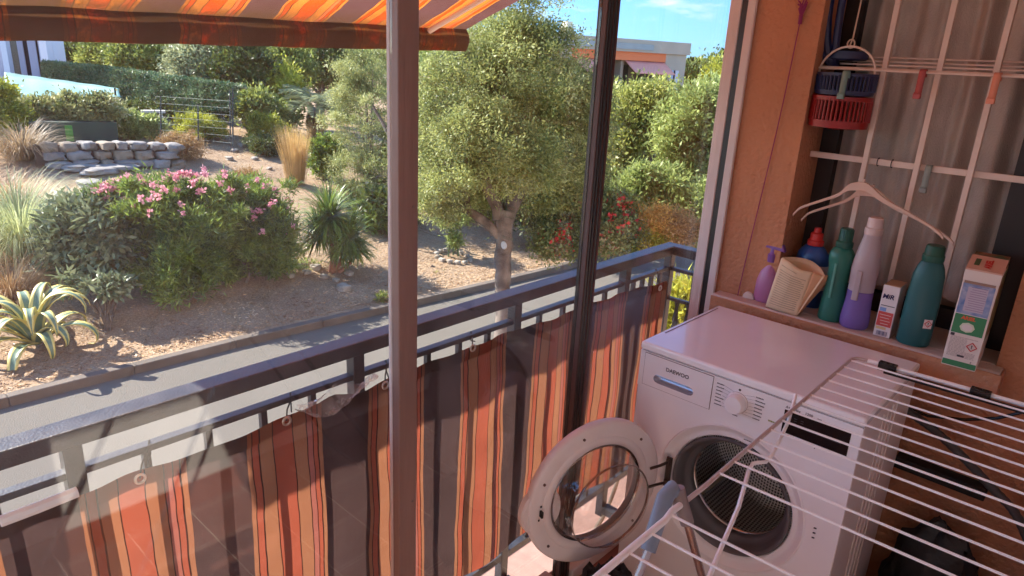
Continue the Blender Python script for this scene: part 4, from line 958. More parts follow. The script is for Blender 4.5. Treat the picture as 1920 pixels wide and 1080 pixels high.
# grip lobe on free edge
c_ = DC+dd*.205
MB().lathe([(0,-.034),(.055,-.034),(.060,-.028),(.060,-.012),(.055,-.006),(0,-.006)], c_-dd*.036+Zv*-.01, dfr, 36, sx=1.0, sy=1.15).build('door_grip', DPLAST, wm, bevel=0)
mb = MB()
for a in (1.25, .42, 2.35, 3.9, 5.6): q = DC+dd*.188*math.cos(a)+Zv*.188*math.sin(a); mb.lathe([(0,.0005),(.0038,.0005),(.0038,-.004)], q, dfr, 12)
mb.build('door_screw', pmat('dark_screw', (.12,.07,.06), .5), wm)
q = DC+dd*.178-Zv*.006; mb = MB().obox(q+dn*.004, dd, Zv, dn, (.003, .009, .006)).obox(q+Zv*.02, dd, Zv, dn, (.0025,.003,.001)).obox(q-Zv*.02+dd*.004, dd, Zv, dn, (.0025,.003,.001)); mb.build('latch', BLACKM, wm, bevel=.001)
HIN = pmat('hinge_metal', (.10,.075,.065), .4, metal=.7)
mb = MB().box((PC[0]-PR-.014, -.007, PC[1]-.042), (PC[0]-PR+.002, -.001, PC[1]+.045))
for s in (-.034, .034):
    mb.tube([(PC[0]-PR-.005, -.010, PC[1]+s), tuple(HX+Zv*s*.9), tuple(HX+dd*.035+Zv*s*.9)], .0042, 7)
    mb.tube([(PC[0]-PR-.005, -.012, PC[1]+s-.008), (PC[0]-PR-.005, -.012, PC[1]+s+.008)], .007, 8)
mb.build('hinge', HIN, wm)
# power cable and hoses behind the machine
HOSE = pmat('ribbed_grey_hose', (.06,.058,.06), .6, var=.1)
P = [on(1700, 770, 1, .50), on(1745, 800, 1, .50), on(1800, 850, 1, .49), on(1860, 915, 1, .49), on(1905, 960, 1, .48), on(1935, 1030, 1, .47), on(1945, 1100, 1, .46)]
P = np.array(P); tt = np.linspace(0, len(P)-1, 60); C_ = np.array([[np.interp(q, range(len(P)), P[:, k]) for k in range(3)] for q in tt])
for _ in range(6): C_[1:-1] = (C_[:-2]+C_[2:])/2
tag(MB().tube(C_, [.0125 if i % 2 else .0112 for i in range(60)], 12).build('drain_hose', HOSE), 'thick grey drain hose curving down behind the washing machine', 'hose')
P = np.array([on(1690, 760, 1, .52), on(1740, 780, 1, .52), on(1810, 787, 1, .52), on(1870, 784, 1, .52), on(1930, 770, 1, .52)])
tag(MB().tube(P, .0045, 8).build('power_cable', BLACKP), 'thin grey power cable sagging along the orange wall above the hose', 'cable')
ext = MB(); a = on(1680, 860, 1, .53); b = on(1850, 925, 1, .53); ext.obox((a+b)/2, (b-a)/np.linalg.norm(b-a), (0,1,0), np.cross((b-a)/np.linalg.norm(b-a), (0,1,0)), (np.linalg.norm(b-a)/2, .022, .018))
tag(ext.build('cable_duct', BLACKM, bevel=.003), 'flat black bar fixed low on the orange wall behind the machine', 'bar')
ext = MB().obox(on(1885, 920, 1, .50), (.7,0,-.7), (0,1,0), (.7,0,.7), (.035, .012, .016)); ext.obox(on(1898, 985, 1, .47), (1,0,0), (0,1,0), (0,0,1), (.03,.004,.0025))
# bags on the floor beside the machine
def lump(name, c, r, mat, label, cat, seed, fl=.6):
    mb = MB(); n1, n2 = 36, 18
    def fn(u, v):
        a = 2*math.pi*u; b = math.pi*v
        p = np.array([math.cos(a)*math.sin(b), math.sin(a)*math.sin(b), math.cos(b)])
        k = 1+.22*mnoise.noise((p[0]*2+seed, p[1]*2, p[2]*2))+.16*mnoise.noise((p[0]*6, p[1]*6+seed, p[2]*6))+.07*mnoise.noise((p[0]*15, p[1]*15+seed, p[2]*15))
        q = np.array(c)+p*np.array(r)*k; q[2] = max(q[2], .004); return q
    tag(mb.grid(fn, n1, n2).build(name, mat, smooth=60), label, cat)
lump('cloth_bag', (.86, .33, .13), (.13, .11, .14), pmat('dark_red_cloth', (.17,.02,.03), .9, c2=(.04,.012,.02), vscale=10, bump=.5, bscale=30), 'crumpled dark red bag on the floor right of the washing machine', 'bag', 1)
lump('cloth_bag', (.70, .27, .10), (.075, .09, .11), pmat('dark_blue_cloth', (.03,.05,.09), .9, c2=(.015,.02,.03), vscale=12, bump=.5, bscale=30), 'dark blue bundle on the floor between the machine and the red bag', 'bag', 5)
lump('cloth_bag', (.76, .46, .20), (.12, .05, .20), pmat('black_sack', (.012,.011,.012), .5, bump=.4), 'black sack slumped against the wall under the hose', 'bag', 9)

# ================================================================== DRYING RACK
RZk = .955
rk = thing('drying_rack', (.78, -.5, 0), 'white folding clothes airer with grey hinge sleeves, open in front of the washing machine', 'clothes airer')
SBM = pmat('mauve_grey_tube', (.52,.42,.41), .3, metal=.2)
xl = lambda y: .528-.014*(y-.07)
farY, nearY = .075, -.690
mb = MB()  .tube([(xl(farY)+.03, farY, RZk), (xl(farY)+.008, farY-.004, RZk), (xl(farY), farY-.02, RZk), (xl(-.3), -.3, RZk), (xl(-.62), -.62, RZk), (xl(-.66)-.003, -.67, RZk-.006), (.524, -.700, RZk-.022), (.512, -.722, RZk-.03)], .0040, 10)
mb.build('side_tube', SBM, rk)
MB().tube([(xl(farY)+.03, farY, RZk), (1.02, farY+.02, RZk)], .0050, 10).build('end_tube', WIREW, rk)
for i in range(14):
    y = farY-.033-.0515*i
    MB().tube([(xl(y), y, RZk+.001), (1.03, y+.012, RZk+.001)], .0021, 6).build('wire', WIREW, rk)
# clips and hinge strip under the far rod
ya = lambda x: farY+(x-.55)*.04
for x in (.600, .783):
    mb = MB()
    mb.box((x-.018, ya(x)-.009, RZk-.012), (x+.020, ya(x)+.008, RZk+.008))
    for k in (-.014, .0, .013): mb.tube([(x+k-.003, ya(x), RZk+.001), (x+k+.003, ya(x), RZk+.001)], .0095, 8)
    mb.build('hinge_clip', BLACKP, rk, bevel=.001)
MESHB = pmat('dark_mesh_strip', (.03,.028,.03), .6, c2=(.12,.11,.11), vscale=160, bump=.9, bscale=260)
mb = MB()
for k in range(46):
    x = .618+.0088*k; mb.tube([(x, ya(x)-.006, RZk-.008), (x+.007, ya(x)-.024, RZk-.008)], .0016, 5); mb.tube([(x+.007, ya(x)-.006, RZk-.008), (x, ya(x)-.024, RZk-.008)], .0016, 5)
for o_ in (-.006, -.024): mb.tube([(.60, ya(.6)+o_, RZk-.008), (1.03, ya(1.03)+o_, RZk-.008)], .0025, 6)
mb.build('mesh_strip', BLACKM, rk)
# support loop under the wing
Pp = [on(1492, 741, 2, RZk+.004), on(1478, 790, 2, RZk-.01), on(1462, 825, 2, RZk-.012), on(1446, 855, 2, RZk-.012), on(1436, 866, 2, RZk-.012), on(1412, 869, 2, RZk-.008), on(1404, 882, 2, RZk-.006), on(1385, 950, 2, RZk-.005), on(1355, 1020, 2, RZk-.005), on(1322, 1100, 2, RZk-.005), on(1290, 1180, 2, RZk-.005)]
MB().tube(Pp, .0034, 8).build('support_rod', WIREW, rk)
# second wing towards the viewer
x2 = lambda y: .540-.004*(y+.78)
MB().tube([(.532, -.742, RZk-.008), (.536, -.775, RZk), (x2(-.80), -.80, RZk), (x2(-1.0), -1.0, RZk), (x2(-1.3), -1.30, RZk), (.60, -1.34, RZk), (1.03, -1.33, RZk)], .0052, 10).build('side_tube', WIREW, rk)
for i in range(9):
    y = -.785-.058*i; MB().tube([(x2(y), y, RZk+.001), (1.03, y+.012, RZk+.001)], .0021, 6).build('wire', WIREW, rk)
# grey sleeves and legs
JT = np.array([.508, -.722, RZk-.002])
la = np.array([.515, -.79, .885]); lb = np.array([.535, -.712, .90])
MB().tube([JT+np.array([.006,.006,-.01]), JT+np.array([0,-.004,.004]), JT+np.array([-.002,-.02,-.004]), la+(la-JT)*.05], [.009,.0135,.0135,.012], 14).build('hinge_sleeve', GREYP, rk)
MB().tube([JT+np.array([.004,.004,.004]), JT+np.array([.012,.006,-.02]), lb], [.0115,.0125,.011], 14).build('hinge_sleeve', pmat('brown_grey_sleeve', (.24,.19,.18), .5), rk)
end_a = on(1206, 1110, 0, .50); dA = (end_a-la); 
LA2 = la+dA*((.03-la[2])/dA[2]) if dA[2] < 0 else la
MB().tube([la, (.49, -1.25, .02)], .0068, 10).build('leg', STEEL, rk)
MB().tube([lb, (.53, -.20, .02)], .0068, 10).build('leg', STEEL, rk)
MB().tube([(1.02, -.72, RZk-.02), (1.02, -1.25, .02)], .0068, 10).build('leg', STEEL, rk)
MB().tube([(1.025, -.72, RZk-.02), (1.025, -.20, .02)], .0068, 10).build('leg', STEEL, rk)
MB().tube([(.49, -1.22, .05), (1.02, -1.22, .05)], .0055, 8).build('foot_bar', STEEL, rk)
MB().tube([(.53, -.24, .05), (1.02, -.24, .05)], .0055, 8).build('foot_bar', STEEL, rk)
# dark cloth bundle hanging under the open door
lump('dark_bundle', (.16, -.30, .17), (.09, .08, .17), pmat('black_bag_cloth', (.015,.013,.015), .85, bump=.4), 'black bag on the floor under the open machine door', 'bag', 13)
# ================================================================== VEGETATION
def npmesh(name, V, Fq, mat, parent=None, origin=None, smooth=False):
    """V (n,3) ; Fq (m,4) quads"""
    V = np.asarray(V, np.float32)
    off = WL[parent] if parent is not None else (np.array(origin, float) if origin is not None else np.array([V[:,0].mean(), V[:,1].mean(), V[:,2].min()]))
    V = (V-off).astype(np.float32)
    me = bpy.data.meshes.new(name); m = len(Fq)
    me.vertices.add(len(V)); me.vertices.foreach_set('co', V.ravel())
    me.loops.add(m*4); me.loops.foreach_set('vertex_index', np.asarray(Fq, np.int32).ravel())
    me.polygons.add(m); me.polygons.foreach_set('loop_start', np.arange(0, m*4, 4, dtype=np.int32)); me.polygons.foreach_set('loop_total', np.full(m, 4, np.int32))
    me.update(calc_edges=True); me.materials.append(mat)
    if smooth: me.polygons.foreach_set('use_smooth', [True]*m)
    o = bpy.data.objects.new(name, me); col.objects.link(o)
    if parent is not None: o.parent = parent
    else: o.location = off
    WL[o] = off; return o
def norm(a): return a/(np.linalg.norm(a, axis=1, keepdims=True)+1e-9)
def leaf_quads(P, D, Nn, l, w):
    """P base, D direction, Nn side vector"""
    l = l[:, None]; w = w[:, None]
    S = norm(np.cross(D, Nn)); up = np.cross(S, D)
    v0 = P; v1 = P+D*l*.45+S*w*.5+up*w*.12; v2 = P+D*l; v3 = P+D*l*.45-S*w*.5+up*w*.12
    V = np.stack([v0, v1, v2, v3], 1).reshape(-1, 3); n = len(P); F = np.arange(n*4).reshape(n, 4); return V, F
def crown_pts(rng, blobs, n, nclump, rc, shell=.55):
    vol = np.array([np.prod(b[1])**(2/3) for b in blobs]); pr_ = vol/vol.sum(); cc = []; oo = []
    for b, p in zip(blobs, pr_):
        k = max(3, int(nclump*p)); d = norm(rng.normal(size=(k, 3))); r = (shell+(1-shell)*rng.random((k, 1))**.6)*(1+.16*rng.normal(size=(k,1)))
        cc.append(np.array(b[0])+d*r*np.array(b[1])); oo.append(d)
    cc = np.concatenate(cc); oo = np.concatenate(oo); idx = rng.integers(0, len(cc), n)
    sz = rc*(.5+rng.random(len(cc)))
    off = rng.normal(size=(n, 3))*np.array([1, 1, .7]); P = cc[idx]+off*sz[idx][:, None]*.55
    return P, norm(off+oo[idx]*.8)
def foliage(name, mat, parent, blobs, n, leaf, seed, nclump=120, rc=.3, shell=.55, droop=0., up=.3, origin=None, zmin=None):
    rng = np.random.default_rng(seed)
    P, O = crown_pts(rng, blobs, n, nclump, rc, shell)
    if zmin is not None:
        ok = P[:, 2] > zmin; P = P[ok]; O = O[ok]; n = len(P)
    D = norm(O*.6+rng.normal(size=(n, 3))*.7+np.array([0, 0, up-droop])); Nn = norm(rng.normal(size=(n, 3))+np.array([0, 0, .6]))
    V, F = leaf_quads(P, D, Nn, leaf[0]*(.6+.8*rng.random(n)), leaf[1]*(.6+.8*rng.random(n)))
    return npmesh(name, V, F, mat, parent, origin)
def branch_mesh(name, mat, parent, branches, n=9, origin=None):
    mb = MB()
    for pts, rs in branches:
        pts = np.array(pts, float); k = len(pts); m = max(2, (k-1)*5)
        tt = np.linspace(0, k-1, m+1); C_ = np.array([[np.interp(q, range(k), pts[:, j]) for j in range(3)] for q in tt]); rr = np.interp(tt, range(k), rs)
        for _ in range(2): C_[1:-1] = (C_[:-2]+C_[2:]+2*C_[1:-1])/4
        C_ += np.array([[mnoise.noise((p[0]*3, p[1]*3, p[2]*3+j*7)) for j in range(3)] for p in C_])*rr[:, None]*.5
        rr = rr*(1+.12*np.array([mnoise.noise((p[2]*6, p[0]*5, 1)) for p in C_]))
        mb.tube(list(C_), list(rr), n)
    return mb.build(name, mat, parent, origin)
BARK = pmat('grey_brown_bark', (.07,.052,.038), .95, c2=(.20,.16,.125), vscale=6, bump=1., bscale=18, detail=10)
BARKD = pmat('dark_bark', (.11,.085,.065), .95, c2=(.2,.16,.12), vscale=8, bump=.8, bscale=25)
def auto_branches(base, top_c, blobs, r0, seed, n=14, fork=.45):
    random.seed(seed); base = np.array(base, float); fk = base+(np.array(top_c)-base)*fork
    br = [([base, base+(fk-base)*.5+np.array([.03,.02,0]), fk], [r0*1.25, r0, r0*.85])]
    for i in range(n):
        b = blobs[i % len(blobs)]; d = np.array([random.gauss(0,1), random.gauss(0,1), random.gauss(.2,.8)]); d /= np.linalg.norm(d)
        e = np.array(b[0])+d*np.array(b[1])*.8; m = fk+(e-fk)*.5+np.array([0, 0, .1*np.linalg.norm(e-fk)])
        br.append(([fk, m, e], [r0*.6, r0*.3, r0*.06]))
    return br
def tree(name, base, blobs, n, leaf, mat, label, cat, r0=.1, seed=1, nclump=120, rc=.3, bark=BARKD, group=None, nb=12, shell=.5, droop=0., fork=.45):
    rs_ = random.Random(seed); b0 = list(blobs)
    for _ in range(10):
        bq = rs_.choice(b0); an = rs_.uniform(0, 2*math.pi); ex_ = rs_.uniform(.95, 1.2); rq = bq[1][0]*rs_.uniform(.12, .28)
        blobs = blobs+[(np.array(bq[0])+CR*bq[1][0]*ex_*math.cos(an)+np.array([0,0,1.])*bq[1][2]*ex_*math.sin(an), (rq, rq, rq*1.3))]
    t = thing(name, tuple(base), label, cat, group)
    cen = sum(np.array(b[0], float) for b in b0)/len(b0)
    branch_mesh('trunk', bark, t, auto_branches(base, cen, blobs, r0, seed, nb, fork))
    foliage('crown', mat, t, blobs, n, leaf, seed, nclump, rc, shell, droop)
    return t
def pxblob(px, py, depth, rpx, rpz=None, rd=None):
    """ellipsoid centred on the sight line at a real distance, radius in px at that distance"""
    c = dep(px, py, depth); r = rpx*depth/F_PX; rz = (rpz or rpx)*depth/F_PX; return (c, (r, rd or r, rz))

LM_OAK = leafmat('holm_oak_leaf', (.085,.12,.04), (.34,.41,.16), .42, c3=(.50,.55,.29))
LM_OLIVE = leafmat('olive_leaf', (.10,.14,.05), (.36,.41,.18), .38, c3=(.55,.58,.33))
LM_SILV = leafmat('silver_leaf', (.12,.16,.09), (.40,.46,.30), .3, c3=(.55,.6,.45))
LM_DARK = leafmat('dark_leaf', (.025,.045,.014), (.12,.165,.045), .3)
LM_MID = leafmat('mid_green_leaf', (.075,.12,.03), (.29,.35,.10), .4)
LM_YEL = leafmat('yellow_green_leaf', (.13,.17,.02), (.42,.46,.07), .4, c3=(.6,.58,.1))
LM_LIME = leafmat('light_green_leaf', (.11,.16,.045), (.36,.46,.17), .45, c3=(.52,.6,.30))
LM_OLEA = leafmat('oleander_leaf', (.05,.09,.025), (.23,.34,.075), .38, c3=(.38,.5,.14))
LM_GREY = leafmat('grey_green_leaf', (.06,.09,.05), (.24,.3,.19), .25, c3=(.4,.45,.33), rough=.4)
LM_DRY = leafmat('dry_leaf', (.18,.11,.05), (.42,.30,.15), .3, c3=(.55,.42,.24))
LM_GOLD = leafmat('golden_grass', (.32,.2,.05), (.62,.42,.14), .4)
LM_STRAW = leafmat('straw', (.28,.18,.10), (.62,.48,.30), .2, c3=(.75,.64,.46))
LM_PAMP = leafmat('pale_grass_blade', (.16,.21,.09), (.48,.55,.33), .35, c3=(.65,.68,.5))
LM_YUC = leafmat('yucca_leaf', (.05,.09,.02), (.20,.30,.06), .25, rough=.35, c3=(.36,.46,.14))
PINKF = leafmat('pink_petal', (.46,.17,.26), (.64,.38,.48), .4)
REDF = leafmat('red_petal', (.45,.02,.04), (.72,.10,.10), .3)
WHF = leafmat('white_petal', (.6,.58,.5), (.85,.82,.75), .4)
rng = np.random.default_rng(7)

# --- the big tree by the road
tb_, _ = G(942, 690); D0 = np.dot(tb_-CAM, CF)
def tp_(px, py, dz=0.): return dep(px, py, D0+dz)
t = thing('evergreen_oak', tuple(tb_), 'large evergreen oak with a knotted grey trunk at the roadside, rising above the handrail', 'tree')
K = 1.0
br = [([tb_, tp_(942,600), tp_(944,500), tp_(950,440), tp_(948,395)], [.145,.125,.128,.135,.13]),
      ([tp_(948,455), tp_(915,420), tp_(880,395), tp_(835,370), tp_(800,330,.3), tp_(740,270,.6), tp_(700,200,.6)], [.085,.075,.075,.07,.06,.045,.02]),
      ([tp_(880,396), tp_(876,350,-.2), tp_(868,290,-.3), tp_(850,200,-.4)], [.045,.04,.03,.015]),
      ([tp_(935,410), tp_(922,370), tp_(905,330,-.2), tp_(895,250,-.3), tp_(880,150,-.4)], [.10,.09,.075,.05,.02]),
      ([tp_(955,410), tp_(962,350,.1), tp_(966,290,.2), tp_(985,200,.3), tp_(1000,80,.3)], [.10,.09,.07,.05,.02]),
      ([tp_(960,400), tp_(985,350,.3), tp_(1020,300,.5), tp_(1060,240,.6)], [.06,.05,.04,.02]),
      ([tp_(905,335,-.2), tp_(930,260,-.5), tp_(945,180,-.8)], [.05,.035,.015]),
      ([tp_(940,400), tp_(930,340,.6), tp_(900,260,.9), tp_(930,120,1.)], [.06,.05,.04,.015])]
branch_mesh('trunk', BARK, t, br, 12)
obl = [pxblob(870,190,D0-.3,110,110), pxblob(980,170,D0+.2,115,105), pxblob(1075,270,D0+.3,62,95), pxblob(830,280,D0+.2,70,85), pxblob(930,290,D0+.9,130,75), pxblob(985,55,D0+.1,78,85), pxblob(1075,370,D0+.6,45,60), pxblob(815,350,D0-.2,48,50), pxblob(1020,350,D0+.2,60,50), pxblob(1090,190,D0+.5,36,55), pxblob(910,110,D0+.4,90,75), pxblob(875,350,D0+.9,70,50), pxblob(1105,330,D0+.9,40,80), pxblob(930,290,D0-.9,75,60), pxblob(860,320,D0-.5,60,40), pxblob(1000,300,D0-.8,65,60), pxblob(870,230,D0-.9,80,60), pxblob(808,385,D0+.1,30,36), pxblob(1065,405,D0+1.2,42,30), pxblob(1095,400,D0+1.,30,50)]
random.seed(77)
for _ in range(26):
    bq = random.choice(obl[:11]); an = random.uniform(0, 2*math.pi); ex_ = random.uniform(.95, 1.18); rq = random.uniform(.06, .16)
    obl.append((np.array(bq[0])+CR*bq[1][0]*ex_*math.cos(an)+np.array([0,0,1.])*bq[1][2]*ex_*math.sin(an), (rq, rq, rq*1.3)))
foliage('crown', LM_OAK, t, obl, 215000, (.055,.021), 3, 760, .23, .30, up=.1)
kn = MB().lathe([(0,.03),(.02,.032),(.035,.02),(.05,.028),(.065,.0)], tp_(945,460,-.165), ((1,0,0),(0,0,1),(CF*-1)), 16).build('knot', pmat('pale_lichen', (.5,.48,.44), .9, bump=.6), t)

# --- olive tree left of the pale post
b, d = G(700, 405); t = tree('olive_tree', b, [pxblob(690,220,d-.2,62,75), pxblob(665,160,d,50,60), pxblob(720,330,d,65,70), pxblob(700,140,d+.3,55,60), pxblob(655,330,d-.2,40,45), pxblob(640,220,d+.2,32,50), pxblob(690,390,d-.1,50,26), pxblob(745,300,d+.2,40,90)], 60000, (.075,.02), LM_OLIVE, 'silvery olive tree with low hanging branches, just left of the pale post', 'tree', .09, 4, 300, .2)
# --- right hand trees
b, d = G(1225, 330); d = 15.5
tree('leafy_tree', dep(1212, 345, d)*np.array([1,1,0])+np.array([0,0,-1.9]), [pxblob(1185,230,d,50,62), pxblob(1140,215,d+.3,42,45), pxblob(1215,215,d,48,36), pxblob(1165,290,d,32,42), pxblob(1120,280,d+.6,45,60), pxblob(1240,200,d+.8,30,26)], 42000, (.11,.05), LM_YEL if False else leafmat('golden_oak_leaf', (.11,.15,.035), (.37,.42,.13), .45, c3=(.54,.55,.24)), 'yellowish green tree with a forked dark trunk, between the mullion and the white framed jamb', 'tree', .16, 6, 260, .3, fork=.35)
d = 14
tree('leafy_tree', dep(1300, 380, d), [pxblob(1305,225,d,50,46), pxblob(1335,290,d,48,50), pxblob(1275,265,d,36,45), pxblob(1335,190,d+.5,35,30), pxblob(1350,235,d,40,55), pxblob(1290,330,d,32,28)], 40000, (.11,.045), LM_LIME, 'fresh green leafy tree cut off by the jamb at the right edge of the garden', 'tree', .13, 8, 240, .3)
b, d = G(1235, 415); d = 12.5
tree('light_shrub', dep(1240, 425, d), [pxblob(1225,355,d,42,26), pxblob(1275,385,d,45,30), pxblob(1195,350,d+.3,28,22), pxblob(1305,400,d-.2,30,36), pxblob(1250,335,d+.3,30,16)], 22000, (.12,.045), LM_LIME, 'pale green spreading shrub below the leafy trees, above the corner of the railing', 'shrub', .05, 9, 150, .2)
d = 17
tree('dark_agave_bush', dep(1180, 400, d), [pxblob(1180,325,d,26,34), pxblob(1165,355,d,22,22)], 2600, (.55,.05), leafmat('blue_green_blade', (.02,.05,.04), (.08,.16,.13), .2), 'dark blue green spiky plant in the shade behind the pale shrub', 'plant', .04, 10, 40, .4)
# red-flowering bushes
def flowers(parent, mat, blobs, n, seed, size=.05, shell=.85, k=7, name='flowers', top=.0):
    r = np.random.default_rng(seed); cs = []
    for b in blobs:
        m = max(1, int(n/len(blobs))); d = norm(r.normal(size=(m, 3))+np.array([0,0,top])+(-CF)*.6); cs.append(np.array(b[0])+d*np.array(b[1])*(shell+.25*r.random((m, 1))))
    cs = np.concatenate(cs); P = np.repeat(cs, k, 0)+r.normal(size=(len(cs)*k, 3))*size*.35; D = norm(r.normal(size=P.shape)+np.array([0,0,.4]))
    V, F = leaf_quads(P, D, norm(r.normal(size=P.shape)), np.full(len(P), size), np.full(len(P), size*.8)); return npmesh(name, V, F, mat, parent)
for i, (px, py, dd_, lab) in enumerate(((1065, 440, 11.2, 'rose bush with scattered red flowers left of the black mullion'), (1150, 440, 11.0, 'rose bush with many crimson flowers right of the black mullion'))):
    bb = dep(px, py+28, dd_); bl_ = [pxblob(px,py-8,dd_,44,36), pxblob(px-22,py+12,dd_-.2,30,22), pxblob(px+8,py-48,dd_+.2,26,28)]
    t = tree('rose_bush', bb, bl_, 15000, (.05,.035), leafmat('rose_leaf', (.05,.08,.03), (.2,.26,.1), .3, c3=(.4,.3,.2)), lab, 'shrub', .03, 20+i, 120, .18, group='rose bushes along the railing')
    flowers(t, REDF, bl_, 26 if i == 0 else 50, 33+i, .085)
b, d = G(1215, 445)
for (px, py, r, m, lab, nm) in ((1205,440,30,LM_YEL,'low golden yellow shrub at the corner of the railing','golden_shrub'), (1222,415,32,LM_GOLD,'golden brown feathery shrub behind the railing corner','feathery_shrub'), (1268,425,34,LM_DRY,'dry brown shrub right of the golden ones','dry_shrub')):
    dd_ = 11.2; tree(nm, dep(px, py+22, dd_), [pxblob(px,py,dd_,r,r*.75), pxblob(px+14,py+6,dd_-.1,r*.7,r*.5)], 9000, (.05,.014), m, lab, 'shrub', .02, int(px), 90, .15)
# small things at the lower right behind the railing
tree('verge_plant', np.array([-2.2, 3.1, RZ+.02]), [(dep(1272,655,6.2),(.20,.20,.35)), (dep(1287,600,6.3),(.15,.15,.25))], 3500, (.16,.03), LM_YEL, 'bright yellow green plant on the terrace, glimpsed through the twisted balusters', 'plant', .02, 77, 30, .16)

# --- oleanders
def shrub_px(name, px, py, blobs_px, n, leaf, mat, lab, seed, cat='shrub', nclump=140, rc=.16, r0=.03, dz=0., up=.4, shell=.5, group=None):
    b, d = G(px, py); bl_ = [pxblob(x, y, d+q, r, rz) for (x, y, q, r, rz) in blobs_px]
    t = thing(name, tuple(b), lab, cat, group)
    br = auto_branches(b, bl_[0][0], bl_, r0, seed, 12, .25); branch_mesh('stems', BARKD, t, br, 6)
    foliage('leaves', mat, t, bl_, n, leaf, seed, nclump, rc, shell, up=up); return t, bl_, d, b
t, bl_, d, _ = shrub_px('oleander', 340, 555, [(300,405,0,92,66),(370,450,-.1,66,78),(245,395,.1,58,45),(335,500,-.2,70,52),(385,385,.2,55,50)], 70000, (.13,.024), LM_OLEA, 'wide oleander bush covered in pink flowers, left of the pair', 101, rc=.17, nclump=260)
flowers(t, PINKF, [pxblob(300,362,d,98,30), pxblob(350,375,d-.1,92,42), pxblob(240,365,d,48,22), pxblob(380,345,d,60,20)], 78, 5, .062, 1., 14, top=.9)
t, bl_, d, _ = shrub_px('oleander', 462, 530, [(475,420,0,70,66),(440,465,-.1,52,58),(505,455,.1,48,62),(455,378,.2,56,36)], 48000, (.13,.024), LM_OLEA, 'dense oleander bush with fewer pink flowers, beside the yucca', 102, rc=.16, nclump=200)
flowers(t, PINKF, [pxblob(460,378,d,64,34), pxblob(500,410,d-.2,44,40)], 30, 6, .062, 1., 14, top=.7)
# grey leaved shrub
t, bl_, d, _ = shrub_px('grey_leaved_shrub', 195, 535, [(185,430,-.35,66,46),(140,450,-.4,50,44),(210,465,-.4,46,38),(170,400,-.3,52,26),(112,440,-.3,28,30)], 17000, (.17,.06), LM_GREY, 'large grey green shrub with soft drooping leaves, between the pampas grass and the oleander', 103, rc=.2, nclump=150, up=-.1)
# small woody shrub in front
t, bl_, d, _ = shrub_px('woody_shrub', 200, 622, [(195,540,0,34,12),(130,535,0,24,10),(215,530,.1,25,10)], 900, (.15,.055), LM_GREY, 'small pruned shrub with bare grey stems, in front of the grey leaved shrub', 104, rc=.1, nclump=20, up=-.2)
b, d = G(203, 622)
branch_mesh('stems', BARK, t, [([b, dep(200,590,d), dep(195,552,d)], [.045,.04,.03]), ([b, dep(188,580,d-.05), dep(176,548,d)], [.035,.025,.015]), ([b, dep(212,590,d), dep(220,560,d)], [.025,.018,.012])], 8)

# --- blade plants
def blades(name, base, n, L_, w_, spread, mat, parent, seed, segs=6, curl=1.2, up0=.9, lvar=.4, hdir=None, r0=.05, fold=.0):
    r = np.random.default_rng(seed); V = []; F = []
    for i in range(n):
        a = r.random()*2*math.pi; hd = np.array([math.cos(a), math.sin(a), 0]); el = math.radians(90-spread*(r.random()**.7)); l = L_*(1-lvar*r.random())
        p = np.array(base)+hd*r0*r.random(); th = el; S = np.array([-hd[1], hd[0], 0]); row = []
        for k in range(segs+1):
            q = k/segs; ww = w_*(1-q)**.6*min(1, .5+q*3)+w_*.03
            row.append((p-S*ww/2, p+S*ww/2)); dirv = hd*math.cos(th)+np.array([0,0,1.])*math.sin(th); p = p+dirv*l/segs; th -= curl/segs*(.5+r.random())*(.4+q*1.4)
        n0 = len(V)
        for a_, b_ in row: V += [a_, b_]
        for k in range(segs): F.append((n0+2*k, n0+2*k+1, n0+2*k+3, n0+2*k+2))
    return npmesh(name, np.array(V), np.array(F), mat, parent)
b, d = G(48, 490); t = thing('pampas_grass', tuple(b), 'tall pale green ornamental grass arching over, at the left edge of the garden', 'grass clump')
blades('blades', b+np.array([0,0,.0]), 1700, 2.35*d/12.5, .013, 40, LM_PAMP, t, 5, 10, 1.9, r0=.40)
blades('dry_base', b, 700, .9*d/12.5, .016, 80, LM_STRAW, t, 6, 6, 1.4, r0=.45)
b, d = G(22, 560); t = thing('dry_grass_clump', tuple(b), 'low straw coloured grass clump behind the variegated agave', 'grass clump')
blades('blades', b, 800, 1.0, .014, 75, LM_STRAW, t, 16, 6, 1.6, r0=.3)
b, d = G(45, 300); t = thing('dry_grass_clump', tuple(b), 'faded feather grass clump left of the dry stone wall', 'grass clump')
blades('blades', b, 700, 1.5, .02, 50, leafmat('faded_grass', (.16,.12,.08), (.42,.35,.25), .3), t, 26, 7, 1.8, r0=.4)
b, d = G(8, 395); t = thing('dry_grass_clump', tuple(b), 'dry arching grass clump cut off by the left edge of the photo', 'grass clump')
blades('blades', b, 350, 1.5, .014, 60, LM_DRY, t, 28, 7, 2.0, r0=.4)
b, d = G(555, 345); t = thing('tall_dry_grass', tuple(b), 'upright golden dry grass tuft behind the yucca, left of the olive tree', 'grass clump')
blades('blades', b, 900, 1.75, .012, 11, leafmat('tan_grass', (.34,.24,.10), (.60,.46,.24), .4), t, 31, 6, .35, r0=.28)
